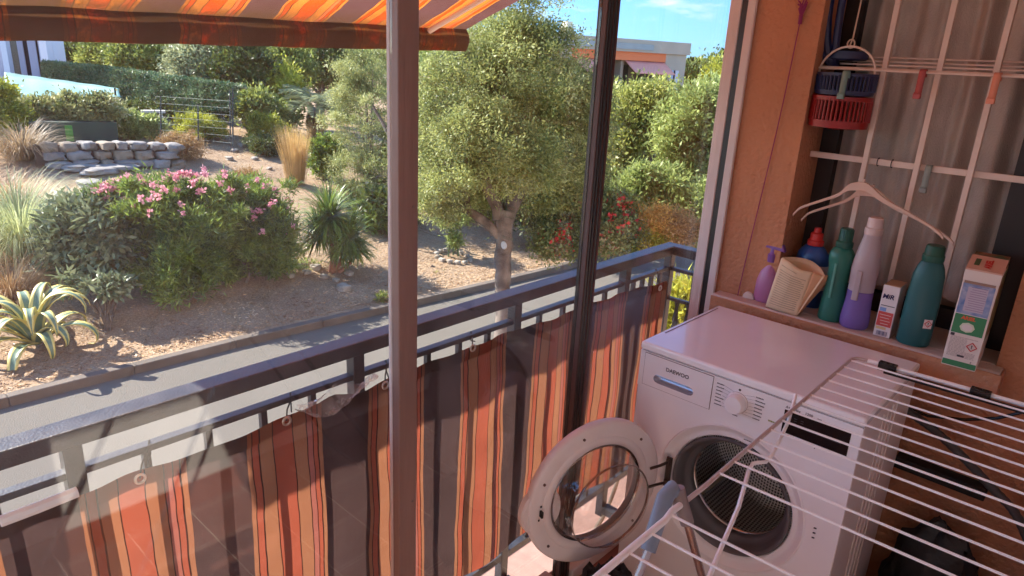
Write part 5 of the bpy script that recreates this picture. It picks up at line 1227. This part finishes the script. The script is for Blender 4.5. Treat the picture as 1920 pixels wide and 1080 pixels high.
# agave (variegated)
def agavemat():
    m, n, out = new_mat('variegated_agave'); N = n.nodes; K = n.links
    tc = N.new("ShaderNodeTexCoord"); sp = N.new("ShaderNodeSeparateXYZ"); K.new(tc.outputs['UV'], sp.inputs[0])
    r = N.new("ShaderNodeValToRGB"); r.color_ramp.interpolation = 'LINEAR'; e = r.color_ramp.elements
    e[0].position = .0; e[0].color = (.55,.46,.13,1); e[1].position = 1; e[1].color = (.55,.46,.13,1)
    for p_, c_ in ((.24,(.58,.50,.16,1)),(.28,(.10,.17,.11,1)),(.72,(.12,.19,.12,1)),(.76,(.58,.50,.16,1))): q = e.new(p_); q.color = c_
    K.new(sp.outputs[0], r.inputs[0]); p = N.new("ShaderNodeBsdfPrincipled"); p.inputs['Roughness'].default_value = .45; K.new(r.outputs[0], p.inputs['Base Color']); K.new(p.outputs[0], out.inputs[0]); return m
b, d = G(70, 650); t = thing('variegated_agave', tuple(b), 'variegated agave with curling green and cream leaves at the lower left of the garden', 'agave')
AG = agavemat(); random.seed(12); ag_s = d/1300
for i in range(24):
    a = i*2.399; hd = np.array([math.cos(a), math.sin(a), 0]); S = np.array([-hd[1], hd[0], 0]); l = random.uniform(.85, 1.15)*(1.35 if i > 10 else 1.2); th = math.radians(random.uniform(62, 86) if i > 10 else random.uniform(20, 55))
    p = b+hd*.05+np.array([0,0,.05]); segs = 14; mbv = []; crl = random.uniform(2.8, 4.6)
    for k in range(segs+1):
        q = k/segs; ww = .20*min(1, .55+q*2)*(1-q**2.5)*.95+.004; up_ = np.cross(S, hd*math.cos(th)+np.array([0,0,math.sin(th)]))
        mbv.append([p+S*ww*(j/4-.5)+up_*ww*.55*abs(j/4-.5)*-1*(1-q) for j in range(5)])
        p = p+(hd*math.cos(th)+np.array([0,0,1.])*math.sin(th))*l/segs; th -= crl/segs*(q*2.1)**1.3
        if p[2] < b[2]+.03: p[2] = b[2]+.03
    mb = MB(); mb.grid(lambda u, v: mbv[int(round(u*segs))][int(round(v*4))], segs, 4); o = mb.build('leaf', AG, t, smooth=80)
    uv = o.data.uv_layers.new(name='UVMap')
    for li, lp in enumerate(o.data.loops): uv.data[li].uv = ((lp.vertex_index % 5)/4, (lp.vertex_index//5)/segs)
    s = o.modifiers.new('s', 'SOLIDIFY'); s.thickness = .012
# yucca
b, d = G(622, 512); t = thing('yucca', tuple(b), 'green yucca with two rosettes of sword leaves on short red brown stems', 'yucca')
branch_mesh('stems', pmat('red_brown_stem', (.28,.13,.07), .9, bump=.6), t, [([b, dep(626,480,d), dep(620,425,d)], [.08,.065,.06]), ([b, dep(640,490,d), dep(652,455,d)], [.06,.05,.045]), ([b+np.array([.1,.1,0]), dep(650,500,d), dep(668,480,d)], [.04,.035,.03])], 9)
for (px, py, L_, n_, sd) in ((618,408,.92,520,1),(600,440,.8,260,4),(655,448,.78,380,2),(640,470,.6,220,3),(668,470,.5,160,5)):
    blades('rosette', dep(px, py, d), n_, L_, .042, 125, LM_YUC, t, 40+sd, 5, .9, r0=.04)
# palm
b, d = G(585, 262); d = min(d, 26); t = thing('fan_palm', tuple(b), 'small blue green palm with a skirt of dead fronds, behind the golden grass', 'palm')
branch_mesh('trunk', BARKD, t, [([b, dep(588,205,d)], [.22,.2])], 9)
random.seed(31); V = []; Fq = []
cc_ = dep(590, 200, d)
def frond(c0, a, el, l, seed_, nl=34):
    hd = np.array([math.cos(a), math.sin(a), 0]); p = np.array(c0); th = el; pts = []
    for k in range(9): pts.append(p.copy()); p = p+(hd*math.cos(th)+np.array([0,0,1.])*math.sin(th))*l/8; th -= .20
    pts = np.array(pts); S = np.array([-hd[1], hd[0], 0])
    for i in range(nl):
        q = .25+.75*i/nl; c = np.array([np.interp(q*8, range(9), pts[:, j]) for j in range(3)])
        for s in (-1, 1):
            dv = S*s*.8+hd*.6+np.array([0,0,random.uniform(-.25,.25)]); dv /= np.linalg.norm(dv); ll = l*.38*math.sin(math.pi*min(.95, q*.8+.1)); n0 = len(V)
            V.extend([c, c+dv*ll*.5+np.array([0,0,.015]), c+dv*ll+np.array([0,0,-.06*ll]), c+dv*ll*.5-np.array([0,0,.02])]); Fq.append((n0, n0+1, n0+2, n0+3))
for i in range(22): frond(cc_, i*2.4, random.uniform(.2, 1.25), random.uniform(1.1, 1.5), i)
npmesh('fronds', np.array(V), np.array(Fq), leafmat('palm_leaf', (.10,.14,.08), (.36,.42,.28), .3), t)
V = []; Fq = []
for i in range(16): frond(cc_-np.array([0,0,.15]), i*2.1, random.uniform(-1.2, -.5), random.uniform(.8, 1.1), i, 20)
npmesh('dead_fronds', np.array(V), np.array(Fq), LM_DRY, t)

# --- middle distance shrubs, placed on the slope
def simple(nm, px, py, cx, cy, rx, rz, n, leaf, mat, lab, seed, **k):
    return shrub_px(nm, px, py, [(cx,cy,0,rx,rz),(cx+rx*.35,cy+rz*.2,.15,rx*.65,rz*.7),(cx-rx*.35,cy-rz*.1,-.15,rx*.6,rz*.7)], n, leaf, mat, lab, seed, **k)
simple('yellow_shrub', 500, 285, 500, 240, 30, 22, 14000, (.09,.04), LM_YEL, 'bright yellow topped shrub right of the wire fence', 201)
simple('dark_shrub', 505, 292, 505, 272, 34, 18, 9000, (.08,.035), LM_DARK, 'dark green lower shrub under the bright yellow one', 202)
simple('yellow_shrub', 370, 262, 375, 237, 44, 20, 14000, (.09,.03), LM_YEL, 'wide yellow green shrub behind the wire fence', 203)
simple('leafy_plant', 246, 262, 245, 238, 15, 24, 3500, (.16,.05), LM_LIME, 'small upright light green plant at the corner of the dark planter', 204)
simple('leafy_plant', 290, 262, 290, 240, 13, 20, 3000, (.14,.04), LM_LIME, 'small pale green plant with pointed leaves between the planter and the wide yellow shrub', 205)
simple('brown_shrub', 335, 300, 338, 275, 40, 24, 13000, (.06,.018), LM_DRY, 'twiggy brown shrub at the right end of the stone wall', 206)
simple('green_shrub', 610, 338, 612, 295, 28, 38, 14000, (.10,.045), leafmat('lush_leaf', (.06,.11,.02), (.25,.36,.06), .4), 'bright green leafy shrub right of the golden grass tuft', 207)
simple('low_shrub', 462, 345, 462, 330, 20, 12, 3000, (.05,.02), LM_DRY, 'tiny yellow brown shrub on the bare slope above the oleander', 208)
simple('agave_bush', 640, 425, 700, 408, 20, 16, 400, (.4,.04), LM_YUC, 'small spiky plant under the olive tree by the post', 209)
t, bl_, d, _ = simple('white_flowering_plant', 462, 230, 466, 215, 22, 8, 1500, (.08,.03), LM_GREY, 'low plant with white flowers between the fence and the yellow shrub', 210)
flowers(t, WHF, bl_, 24, 9, .14)
simple('weeds', 725, 565, 718, 560, 10, 10, 500, (.07,.02), LM_MID, 'small green weed on the shaded earth, just left of the post', 211, rc=.06, nclump=12)
simple('weeds', 808, 500, 830, 520, 25, 12, 900, (.07,.02), LM_MID, 'low green weeds right of the post near the kerb', 212, rc=.08, nclump=20)
simple('weeds', 560, 500, 560, 497, 30, 8, 900, (.07,.02), LM_LIME, 'low pale weeds at the foot of the oleander', 213, rc=.08, nclump=20)
# sapling with stakes and a ring of stones
b, d = G(850, 484); t = thing('staked_sapling', tuple(b), 'young sapling tied to three stakes in a ring of stones, left of the oak', 'sapling')
for dx in (-9, 0, 9): MB().tube([dep(850+dx, 478+abs(dx)*.3, d), dep(850+dx*.8, 425, d)], .022, 6).build('stake', pmat('green_stake', (.12,.15,.06), .8), t)
foliage('leaves', LM_LIME, t, [pxblob(850,412,d,28,12), pxblob(852,450,d,12,14)], 2500, (.10,.035), 61, 30, .14)
STONE = pmat('garden_stone', (.24,.20,.15), .9, c2=(.40,.36,.30), vscale=5, bump=.7, bscale=20)
def stone(mb, c, r, seed):
    def fn(u, v):
        a = 2*math.pi*u; bb = math.pi*v; p = np.array([math.cos(a)*math.sin(bb), math.sin(a)*math.sin(bb), math.cos(bb)])
        p = np.sign(p)*np.abs(p)**.55; k = .92+.30*mnoise.noise((p[0]*1.5+seed, p[1]*1.5, p[2]*1.5))+.10*mnoise.noise((p[0]*4+seed, p[1]*4, p[2]*4)); return np.array(c)+p*np.array(r)*k
    return mb.grid(fn, 18, 10)
random.seed(3)
mb = MB()
for i in range(13):
    a = i/13*2*math.pi; c = b+np.array([.38*math.cos(a), .38*math.sin(a), 0]); c[2] = TH(c[0], c[1])+.03; stone(mb, c, (random.uniform(.05,.09), .06, .05), i)
mb.build('stone_ring', STONE, t, smooth=50)
# loose rocks
for i, (px, py, s) in enumerate(((575,515,.10),(592,506,.13),(608,522,.09),(645,545,.16),(560,500,.08),(630,528,.08),(655,515,.11),(545,520,.09),(430,300,.14),(505,318,.10),(455,275,.16),(440,285,.13),(425,262,.12),(478,300,.12))):
    p, _ = G(px, py); mb = stone(MB(), p+np.array([0,0,s*.3]), (s*.95, s*.8, s*.5), i*3.1)
    o = mb.build('rock', STONE, smooth=50); tag(o, 'weathered pale rock lying on the dry slope among others', 'rock', 'loose rocks on the dry garden slope')

# --- dry stone wall
t0, d0 = G(60, 300); b1, d1 = G(318, 300); 
p0, _ = G(75, 318); p1, _ = G(320, 312)
t = thing('dry_stone_wall', tuple((p0+p1)/2), 'low dry stone wall of grey and ochre stones below the dark planter', 'wall')
SW1 = pmat('wall_stone_grey', (.17,.155,.14), .9, c2=(.30,.275,.245), vscale=3, bump=.6, bscale=9); SW2 = pmat('wall_stone_ochre', (.22,.165,.11), .9, c2=(.33,.27,.20), vscale=3, bump=.6, bscale=9)
random.seed(19); m1 = MB(); m2 = MB(); Lw = np.linalg.norm(p1-p0); dirw = (p1-p0)/Lw; dirw[2] = 0; H_ = 44*d1/1300
for row in range(3):
    x = random.uniform(0, .2)
    while x < Lw*(1-.08*row*0):
        l = random.uniform(.28, .62); h = H_/3
        c = p0+dirw*(x+l/2); c[2] = TH(c[0], c[1])+h*(row+.5)-.05; c += np.array([-.10*row+random.uniform(-.06,.06), .04*row, 0])
        mb = random.choice((m1, m2)); stone(mb, c, (l*.42 if abs(dirw[0]) > abs(dirw[1]) else .3, l*.5 if abs(dirw[1]) >= abs(dirw[0]) else .3, h*random.uniform(.5,.62)), row*10+x); x += l
bk = MB()
for k in np.linspace(0, 1, 7)[:-1]:
    a_ = p0+dirw*Lw*k; b__ = p0+dirw*Lw*(k+.1667); m_2 = (a_+b__)/2; zz_ = TH(m_2[0], m_2[1]); bk.obox(np.array([m_2[0]-.30, m_2[1], zz_+H_*.42]), dirw/np.linalg.norm(dirw), (-dirw[1], dirw[0], 0), (0,0,1), (Lw/12, .17, H_*.42))
bk.build('earth_core', pmat('wall_earth', (.10,.07,.05), .95, bump=.6), t)
m1.build('grey_stones', SW1, t, smooth=45); m2.build('ochre_stones', SW2, t, smooth=45)
mb = MB()
for i, (px, py, s) in enumerate(((150,318,.55),(185,322,.6),(225,318,.55),(265,308,.5),(295,298,.45),(170,348,.35))):
    p, _ = G(px, py); stone(mb, p+np.array([0,0,.05]), (.9*s, .8*s, .10), i*5)
mb.build('base_slab', SW1, t, smooth=45)

# --- dark planter with variegated shrub, and green tarp
dp = 19.6
pl0 = dep(60, 272, 19.1); pl1 = dep(224, 272, 20.1)
t = thing('planter', tuple(pl0), 'long dark planter screen under the variegated hedge', 'planter')
ax = (pl1-pl0); ax[2] = 0; Lp = np.linalg.norm(ax); ax /= Lp; nrm = np.array([-ax[1], ax[0], 0]); hp = 42*dp/1300
cpl = (pl0+pl1)/2
MB().obox(cpl+np.array([0,0,hp/2-.2])+nrm*.5, ax, nrm, (0,0,1), (Lp/2, .5, hp/2+.2)).build('box', pmat('dark_net_planter', (.02,.035,.03), .9, c2=(.05,.08,.05), vscale=1.5, bump=.5), t)
mb = MB().obox(dep(130, 250, 19.42), ax, nrm, (0,0,1), (.09, .02, .22)); mb.build('green_tag', pmat('bright_green_card', (.08,.30,.04), .7), t)
tree('variegated_hedge', cpl+nrm*.5, [pxblob(60,208,dp+.5,30,17), pxblob(100,206,dp+.5,34,19), pxblob(145,206,dp+.5,34,19), pxblob(190,206,dp+.5,28,20)], 30000, (.11,.05), leafmat('variegated_leaf', (.06,.09,.025), (.42,.45,.22), .3, c3=(.72,.70,.5)), 'variegated cream and green hedge growing in the dark planter', 'hedge', .05, 55, 300, .19, shell=.4)
tree('green_shrub', dep(10, 290, 19), [pxblob(-8,185,19,24,32), pxblob(8,222,19,26,22)], 11000, (.10,.05), LM_YEL, 'yellow green shrub at the extreme left beside the variegated hedge', 'shrub', .04, 56, 120, .25)
# turquoise tarp (sloping canopy)
TARP = pmat('turquoise_tarp', (.12,.30,.29), .7, var=.12, vscale=1.2, bump=.3, bscale=4, stretch=(1,1,6), trans=.15)
A = dep(-60, 128, 24.5); B = dep(8, 136, 25.5); Cc = dep(222, 166, 22.8); Dd = dep(10, 184, 21.5)
t = thing('tarp_canopy', tuple(dep(80, 215, 23)), 'turquoise tarpaulin canopy sloping down in front of the house windows', 'canopy')
def tf(u, v):
    top = B*(1-u)+Cc*u; bot = Dd*(1-u)+dep(228, 182, 22.2)*u; p = top*(1-v)+bot*v; return p+np.array([0,0,-.10*math.sin(math.pi*v)+.008*math.sin(u*25)])
o = MB().grid(tf, 40, 8).build('sheet', TARP, t, smooth=80); s = o.modifiers.new('s', 'SOLIDIFY'); s.thickness = .02
for px in (20, 120, 215): q = dep(px, 165, 22.4); MB().tube([q, (q[0], q[1], TH(q[0], q[1]))], .03, 6).build('pole', BLACKM, t)
# long hedge wrapped in green net
HN = pmat('green_net_hedge', (.055,.13,.075), .95, c2=(.15,.16,.075), vscale=14, bump=1., bscale=30, detail=10)
t = thing('netted_hedge', tuple(dep(250, 215, 24)), 'long clipped hedge under green netting, sloping down towards the wire fence', 'hedge')
hA, hB = (78, 26.5), (438, 22.0)
def topy(px): return np.interp(px, [78,150,200,300,438], [116,124,128,143,162])
def boty(px): return np.interp(px, [78,150,215,300,438], [150,168,215,214,205])
def hdg(u, v):
    px = 78+360*u; dd_ = 26.5+(22-26.5)*u; th = boty(px)*(1-0)+0; P = dep(px, topy(px), dd_); Q = dep(px, boty(px), dd_)
    if v < .62: k = v/.62; p = Q+(P-Q)*k; nrm_ = -CF*np.array([1,1,0])
    else: k = (v-.62)/.38; p = P+CF*np.array([1,1,0])*1.3*k+np.array([0,0,-.10*k])
    p = p+(-CF*np.array([1,1,0]))*(.10*mnoise.noise((p[0]*1.7, p[1]*1.7, p[2]*2.5)))+np.array([0,0,.05*mnoise.noise((p[0]*3, p[1]*3, 2))]); return p
MB().grid(hdg, 110, 34).build('net_surface', HN, t, smooth=80)
bl_ = [pxblob(px, (topy(px)+boty(px))/2+3, 26.5-4.5*(px-78)/360+.35, 13, max(10, (boty(px)-topy(px))/2-8)) for px in range(300, 440, 16)]
foliage('foliage', leafmat('netted_leaf', (.05,.10,.06), (.20,.30,.18), .25, c3=(.34,.3,.18)), t, bl_, 16000, (.10,.04), 71, 200, .12, .7)
rh = np.random.default_rng(5); nh = 34000; uh = rh.random(nh); vh = rh.random(nh); PH = np.array([hdg(a_, b_) for a_, b_ in zip(uh, vh)])+rh.normal(size=(nh, 3))*.03
VH, FH = leaf_quads(PH, norm(rh.normal(size=(nh, 3))+np.array([0,0,.5])-CF*.4), norm(rh.normal(size=(nh, 3))), .05+.06*rh.random(nh), .03+.03*rh.random(nh))
npmesh('clipped_leaves', VH, FH, leafmat('net_leaf', (.04,.09,.045), (.17,.25,.13), .2, c3=(.30,.27,.15)), t)
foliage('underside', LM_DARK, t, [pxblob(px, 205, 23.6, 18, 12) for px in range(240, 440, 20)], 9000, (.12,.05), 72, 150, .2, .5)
# wire fence and posts
t = thing('wire_fence', tuple(dep(380, 280, 20.5)), 'thin wire mesh fence on dark posts in front of the yellow shrub', 'fence')
FM = pmat('fence_wire', (.16,.2,.18), .6); mb = MB(); fa, fb = dep(300, 262, 20.6), dep(438, 275, 19.6); 
for k in np.linspace(0, 1, 9):
    p = fa+(fb-fa)*k; mb.tube([p+np.array([0,0,1.2*j]) for j in (0, 1)], .003, 4)
for h in np.linspace(.1, 1.25, 7): mb.tube([fa+np.array([0,0,h]), fb+np.array([0,0,h])], .003, 4)
mb.build('mesh', FM, t)
for px, y0, y1 in ((372, 265, 195), (432, 270, 170), (437, 276, 165), (302, 262, 180), (536, 300, 235)):
    MB().tube([dep(px, y0, 19.9), dep(px-1, y1, 19.9)], .022, 6).build('post', pmat('dark_post', (.03,.04,.035), .7), t)
# white bench/table glimpsed
t = thing('garden_bench', tuple(dep(285, 235, 22.6)), 'low pale bench under the netted hedge', 'bench')
MB().obox(dep(287, 209, 22.6), ax, nrm, (0,0,1), (.35, .2, .035)).build('seat', pmat('pale_stone_seat', (.5,.5,.46), .8), t)
for px in (272, 302): MB().obox(dep(px, 218, 22.6), ax, nrm, (0,0,1), (.05, .15, .13)).build('leg', pmat('pale_stone_leg', (.4,.4,.37), .8), t)

# --- background trees
BGT = [(128, 100, 33, 32, 26, LM_DARK, 12000, 'dark clipped evergreen behind the netted hedge near the house'),
       (190, 105, 31, 28, 26, LM_MID, 12000, 'mid green bush above the netted hedge, right of the dark evergreen'),
       (262, 108, 30, 55, 36, LM_MID, 20000, 'olive green rounded tree above the middle of the netted hedge'),
       (232, 92, 38, 40, 25, LM_YEL, 9000, 'light yellow green tree top seen just under the awning'),
       (372, 122, 28, 50, 46, LM_SILV, 30000, 'silvery olive tree behind the end of the netted hedge'),
       (455, 140, 27, 50, 66, LM_DARK, 26000, 'tall dark green rounded tree behind the wire fence'),
       (420, 130, 28, 30, 50, leafmat('olive_dark_leaf', (.05,.075,.035), (.16,.2,.10), .3), 12000, 'grey green tree squeezed between the silvery and the dark tree'),
       (535, 130, 30, 42, 48, LM_MID, 18000, 'mid green tree behind the palm'),
       (528, 165, 27, 30, 36, LM_YEL, 9000, 'yellow green tree left of the palm'),
       (600, 120, 32, 55, 42, LM_DARK, 20000, 'dark tree mass behind the palm, under the awning'),
       (640, 150, 34, 40, 50, LM_MID, 12000, 'green tree left of the olive crown'),
       (480, 200, 25, 30, 22, LM_MID, 7000, 'low green bush at the foot of the dark tree'),
       (830, 215, 21, 70, 60, LM_MID, 20000, 'leafy tree behind the left side of the oak crown'),
       (960, 240, 22, 75, 70, LM_OAK, 24000, 'broad tree behind the middle of the oak crown'),
       (1060, 255, 20, 60, 80, LM_LIME, 22000, 'light green tree behind the right side of the oak crown'),
       (900, 360, 19, 70, 30, LM_MID, 9000, 'low green bush on the slope behind the oak trunk'),
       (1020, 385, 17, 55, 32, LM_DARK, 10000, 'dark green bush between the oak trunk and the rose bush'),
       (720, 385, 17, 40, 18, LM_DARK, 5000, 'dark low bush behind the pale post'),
       (520, 215, 26, 32, 20, LM_LIME, 7000, 'low bright bush left of the palm trunk')]
for i, (px, py, d, rx, rz, m_, n_, lab) in enumerate(BGT):
    c = dep(px, py, d); bs = np.array([c[0], c[1], TH(c[0], c[1])])
    tree('background_tree', bs, [pxblob(px,py,d,rx*.75,rz*.8), pxblob(px-rx*.45,py+rz*.2,d+.3,rx*.5,rz*.6), pxblob(px+rx*.45,py+rz*.15,d-.3,rx*.5,rz*.6), pxblob(px,py-rz*.35,d,rx*.55,rz*.55)], n_, (.17,.07), m_, lab, 'tree', .14, 300+i, 200, .38, group='trees and bushes behind the garden')
for i, (px, py, d, rx, rz, m_, n_, lab) in enumerate(((1325,142,55,34,26,LM_MID,9000,'distant rounded tree right of the pale building'), (1300,160,45,26,30,LM_DARK,9000,'dark tree touching the right wall of the pale building'), (1352,160,42,30,40,LM_YEL,8000,'distant yellow green tree beside the jamb'),
        (1358,118,60,8,26,LM_DARK,2500,'slim distant conifer beside the jamb'), (1245,240,40,60,36,LM_MID,9000,'green tree mass in front of the pale building'), (1100,205,36,60,42,LM_MID,12000,'leafy tree left of the mullion in front of the pale building'))):
    c = dep(px, py, d); bs = np.array([c[0], c[1], RZ])
    tree('background_tree', bs, [pxblob(px,py,d,rx*.8,rz*.85), pxblob(px-rx*.4,py+rz*.3,d+.3,rx*.55,rz*.6), pxblob(px+rx*.4,py+rz*.3,d-.3,rx*.55,rz*.6)], n_, (.30,.13), m_, lab, 'tree', .2, 400+i, 150, .7, group='trees and bushes behind the garden')
# far wooded ridge
mb = MB()
def ridge(u, v):
    a = -.35+1.75*u; dirx = np.array([-math.sin(a), math.cos(a)]); R0 = 75+35*v; p = CAM[:2]+dirx*R0
    return (p[0], p[1], RZ-1+(4.9+.8*mnoise.noise((u*7, v*3, 0))+.9*mnoise.noise((u*40, v*8, 3)))*math.sin(math.pi*min(1, v*.5+.02)*1.0)**.6)
tag(mb.grid(ridge, 160, 10).build('hills', gmat('wooded_ridge', (.05,.07,.03), (.10,.13,.05), (.03,.045,.02), (.15,.17,.08), .3, 2, 1.), origin=(0,0,0), smooth=80), kind='structure')
rg = np.random.default_rng(3); nn = 60000; uu = rg.random(nn); vv = rg.random(nn); a = -.35+1.75*uu; R0 = 75+35*vv
PP = np.stack([CAM[0]-np.sin(a)*R0, CAM[1]+np.cos(a)*R0, np.zeros(nn)], 1)
PP[:, 2] = [ridge(x, y)[2] for x, y in zip(uu, vv)]; PP[:, 2] += rg.random(nn)*1.0
V, F = leaf_quads(PP, norm(rg.normal(size=(nn, 3))+np.array([0,0,.5])), norm(rg.normal(size=(nn, 3))), .5+.5*rg.random(nn), .3+.3*rg.random(nn))
o = npmesh('far_wood', V, F, LM_MID, origin=(0,0,0)); tag(o, 'far wooded ridge closing the view', 'woodland', kind='stuff')

# --- ground litter
rg = np.random.default_rng(12); nn = 60000
yy = rg.uniform(-3, 14, nn); dd_ = .3+15*rg.random(nn)**1.5; xx = np.array([kx(y) for y in yy])-dd_
zz = np.array([TH(x, y) for x, y in zip(xx, yy)])+.006
a = rg.random(nn)*2*math.pi; D = np.stack([np.cos(a), np.sin(a), rg.uniform(-.1, .35, nn)], 1); P = np.stack([xx, yy, zz], 1)
V, F = leaf_quads(P, norm(D), np.tile([[0, 0, 1.]], (nn, 1))+rg.normal(size=(nn, 3))*.4, .03+.07*rg.random(nn), .008+.012*rg.random(nn))
tag(npmesh('leaf_litter', V, F, leafmat('litter', (.16,.09,.05), (.5,.36,.22), .1, c3=(.7,.58,.42)), origin=(0,0,0)), 'straw and fallen leaves scattered over the dry earth', 'leaf litter', kind='stuff')

# ================================================================== BUILDINGS
# pale apartment block far right
L0 = dep(1010, 57, 33); L1 = dep(1290, 84, 38)
ex = L1-L0; ex[2] = 0; EL = np.linalg.norm(ex); ex /= EL; ey = np.array([-ex[1], ex[0], 0]); ez = np.array([0,0,1.])
if ey@CF < 0: ey = -ey
zr = (L0[2]+L1[2])/2
PALE = pmat('pale_render', (.46,.39,.30), .9, var=.05, vscale=1); PALE2 = pmat('roof_edge_grey', (.34,.37,.36), .8, var=.08, vscale=2)
t = thing('apartment_block', tuple(np.array([*( (L0+L1)/2)[:2], RZ-1])), 'pale flat roofed apartment block beyond the trees, with an orange band and a pink awning', 'building')
def blk(nm, u0, u1, v0, v1, w0, w1, mat, par=t, bevel=0):
    c = L0*np.array([1,1,0])+ex*(u0+u1)/2+ey*(v0+v1)/2+ez*(zr+(w0+w1)/2); return MB().obox(c, ex, ey, ez, ((u1-u0)/2, (v1-v0)/2, (w1-w0)/2)).build(nm, mat, par, bevel=bevel)
us = EL
q_ = lambda px: us*(px-1010)/280
blk('wall', 0, q_(1068), 0, 9, -8, -.62, PALE); blk('wall', q_(1247), us, 0, 9, -8, -.62, PALE); blk('rear_wall', q_(1068)+.001, q_(1247)-.001, 2.2, 9, -8, -.62, pmat('loggia_wall', (.42,.33,.25), .9))
blk('roof_slab', -.3, us+.1, -.15, 9.2, -.619, 0, PALE); blk('roof_edge', q_(1040), q_(1215), -.21, -.151, -.5, -.22, PALE2)
blk('orange_band', q_(1068)+.001, q_(1247)-.001, .0, .2, -1.05, -.62, pmat('orange_band', (.75,.20,.07), .8))
blk('divider', q_(1165), q_(1170), .25, 2.19, -3.2, -1.06, PALE)
AWP = pmat('pink_awning', (.85,.36,.27), .8)
def aw(u0, u1):
    P = L0*np.array([1,1,0])+ez*zr
    o = MB().grid(lambda u, v: P+ex*(u0+(u1-u0)*u)+ey*(.1-1.0*v)+ez*(-1.06-.62*v+ .0), 12, 4).build('sun_awning', AWP, t, smooth=80); s = o.modifiers.new('s', 'SOLIDIFY'); s.thickness = .03
aw(q_(1168), q_(1246)); aw(q_(1075), q_(1120))
blk('floor_slab', q_(1068), q_(1247), -.2, 2.19, -3.4, -3.2, PALE)
RLM = pmat('dark_balcony_rail', (.04,.05,.06), .5)
mb = MB(); P = L0*np.array([1,1,0])+ez*zr
for k in np.linspace(q_(1070), q_(1245), 60): mb.tube([P+ex*k-ez*3.2, P+ex*k-ez*2.35], .015, 4)
mb.tube([P+ex*q_(1068)-ez*2.33, P+ex*q_(1247)-ez*2.33], .03, 5); mb.build('balcony_rail', RLM, t)
blk('window', q_(1075), q_(1110), 2.1, 2.19, -3.0, -1.3, pmat('dark_glass', (.05,.06,.07), .1)); blk('window', q_(1190), q_(1225), 2.1, 2.19, -3.0, -1.3, pmat('shaded_glass', (.10,.09,.08), .15))
blk('shutter', q_(1257), q_(1265), -.05, -.01, -3.0, -1.45, pmat('pale_blue_shutter', (.38,.48,.6), .6)); blk('window', q_(1265)+.01, q_(1268), -.04, -.005, -3.0, -1.45, BLACKM); blk('shutter', q_(1269), q_(1276), -.05, -.01, -3.0, -1.45, pmat('white_shutter', (.6,.6,.62), .6))
o_ = blk('chimney', q_(1096), q_(1110), 2, 2.6, 0, .35, PALE); blk('chimney_cap', q_(1098), q_(1108), 2.05, 2.55, .40, .72, pmat('cream_chimney', (.6,.56,.42), .8, bump=.5)); blk('chimney_cap', q_(1095), q_(1111), 1.95, 2.65, .351, .399, PALE)
# house at the far left
H0 = dep(-120, 200, 29); hx = dep(92, 120, 27.5)
t = thing('garden_house', tuple(dep(0, 200, 28.5)), 'shaded white house front with long curtains, at the top left under the awning', 'building')
exh = (hx-H0)*np.array([1,1,0]); HL = np.linalg.norm(exh); exh /= HL; eyh = np.array([-exh[1], exh[0], 0]); 
if eyh@CF < 0: eyh = -eyh
def hb(nm, px0, px1, y0, y1, v0, v1, mat, sm=0):
    u0 = (px0+120)/212*HL; u1 = (px1+120)/212*HL; z0 = dep(0, y1, 28)[2]; z1 = dep(0, y0, 28)[2]
    c = H0*np.array([1,1,0])+exh*(u0+u1)/2+eyh*(v0+v1)/2+ez*(z0+z1)/2; return MB().obox(c, exh, eyh, ez, ((u1-u0)/2, (v1-v0)/2, (z1-z0)/2)).build(nm, mat, t)
HWM = pmat('white_house_render', (.72,.74,.8), .9); DG = pmat('dark_room_glass', (.03,.035,.05), .2)
hb('wall', -120, 92, -60, 40, 0, .3, HWM); hb('wall', 80, 92, 40.5, 260, 0, .3, HWM); hb('rear_glass', -120, 79.5, 40.5, 260, .5, .6, DG)
hb('column', 14, 24, 40.5, 260, .0, .2, pmat('pale_blue_column', (.5,.6,.72), .8)); hb('column', -60, -48, 40.5, 260, 0, .2, HWM)
CUR = pmat('house_curtain', (.45,.5,.62), .9)
for a, b_ in ((30, 40), (48, 62), (66, 78), (-10, 8)):
    u0 = (a+120)/212*HL; u1 = (b_+120)/212*HL; z0 = dep(0, 200, 28)[2]; z1 = dep(0, 60, 28)[2]
    P = H0*np.array([1,1,0]); MB().grid(lambda u, v: P+exh*(u0+(u1-u0)*u)+eyh*(.35+.05*math.sin(u*22))+ez*(z0+(z1-z0)*v), 24, 2).build('curtain', CUR, t, smooth=80)
hb('roof', -130, 100, -68, -60.5, -1.2, .9, pmat('roof_fascia', (.5,.42,.34), .8))
hb('side_wall', 81, 92, -60, 260, .31, .9, HWM)
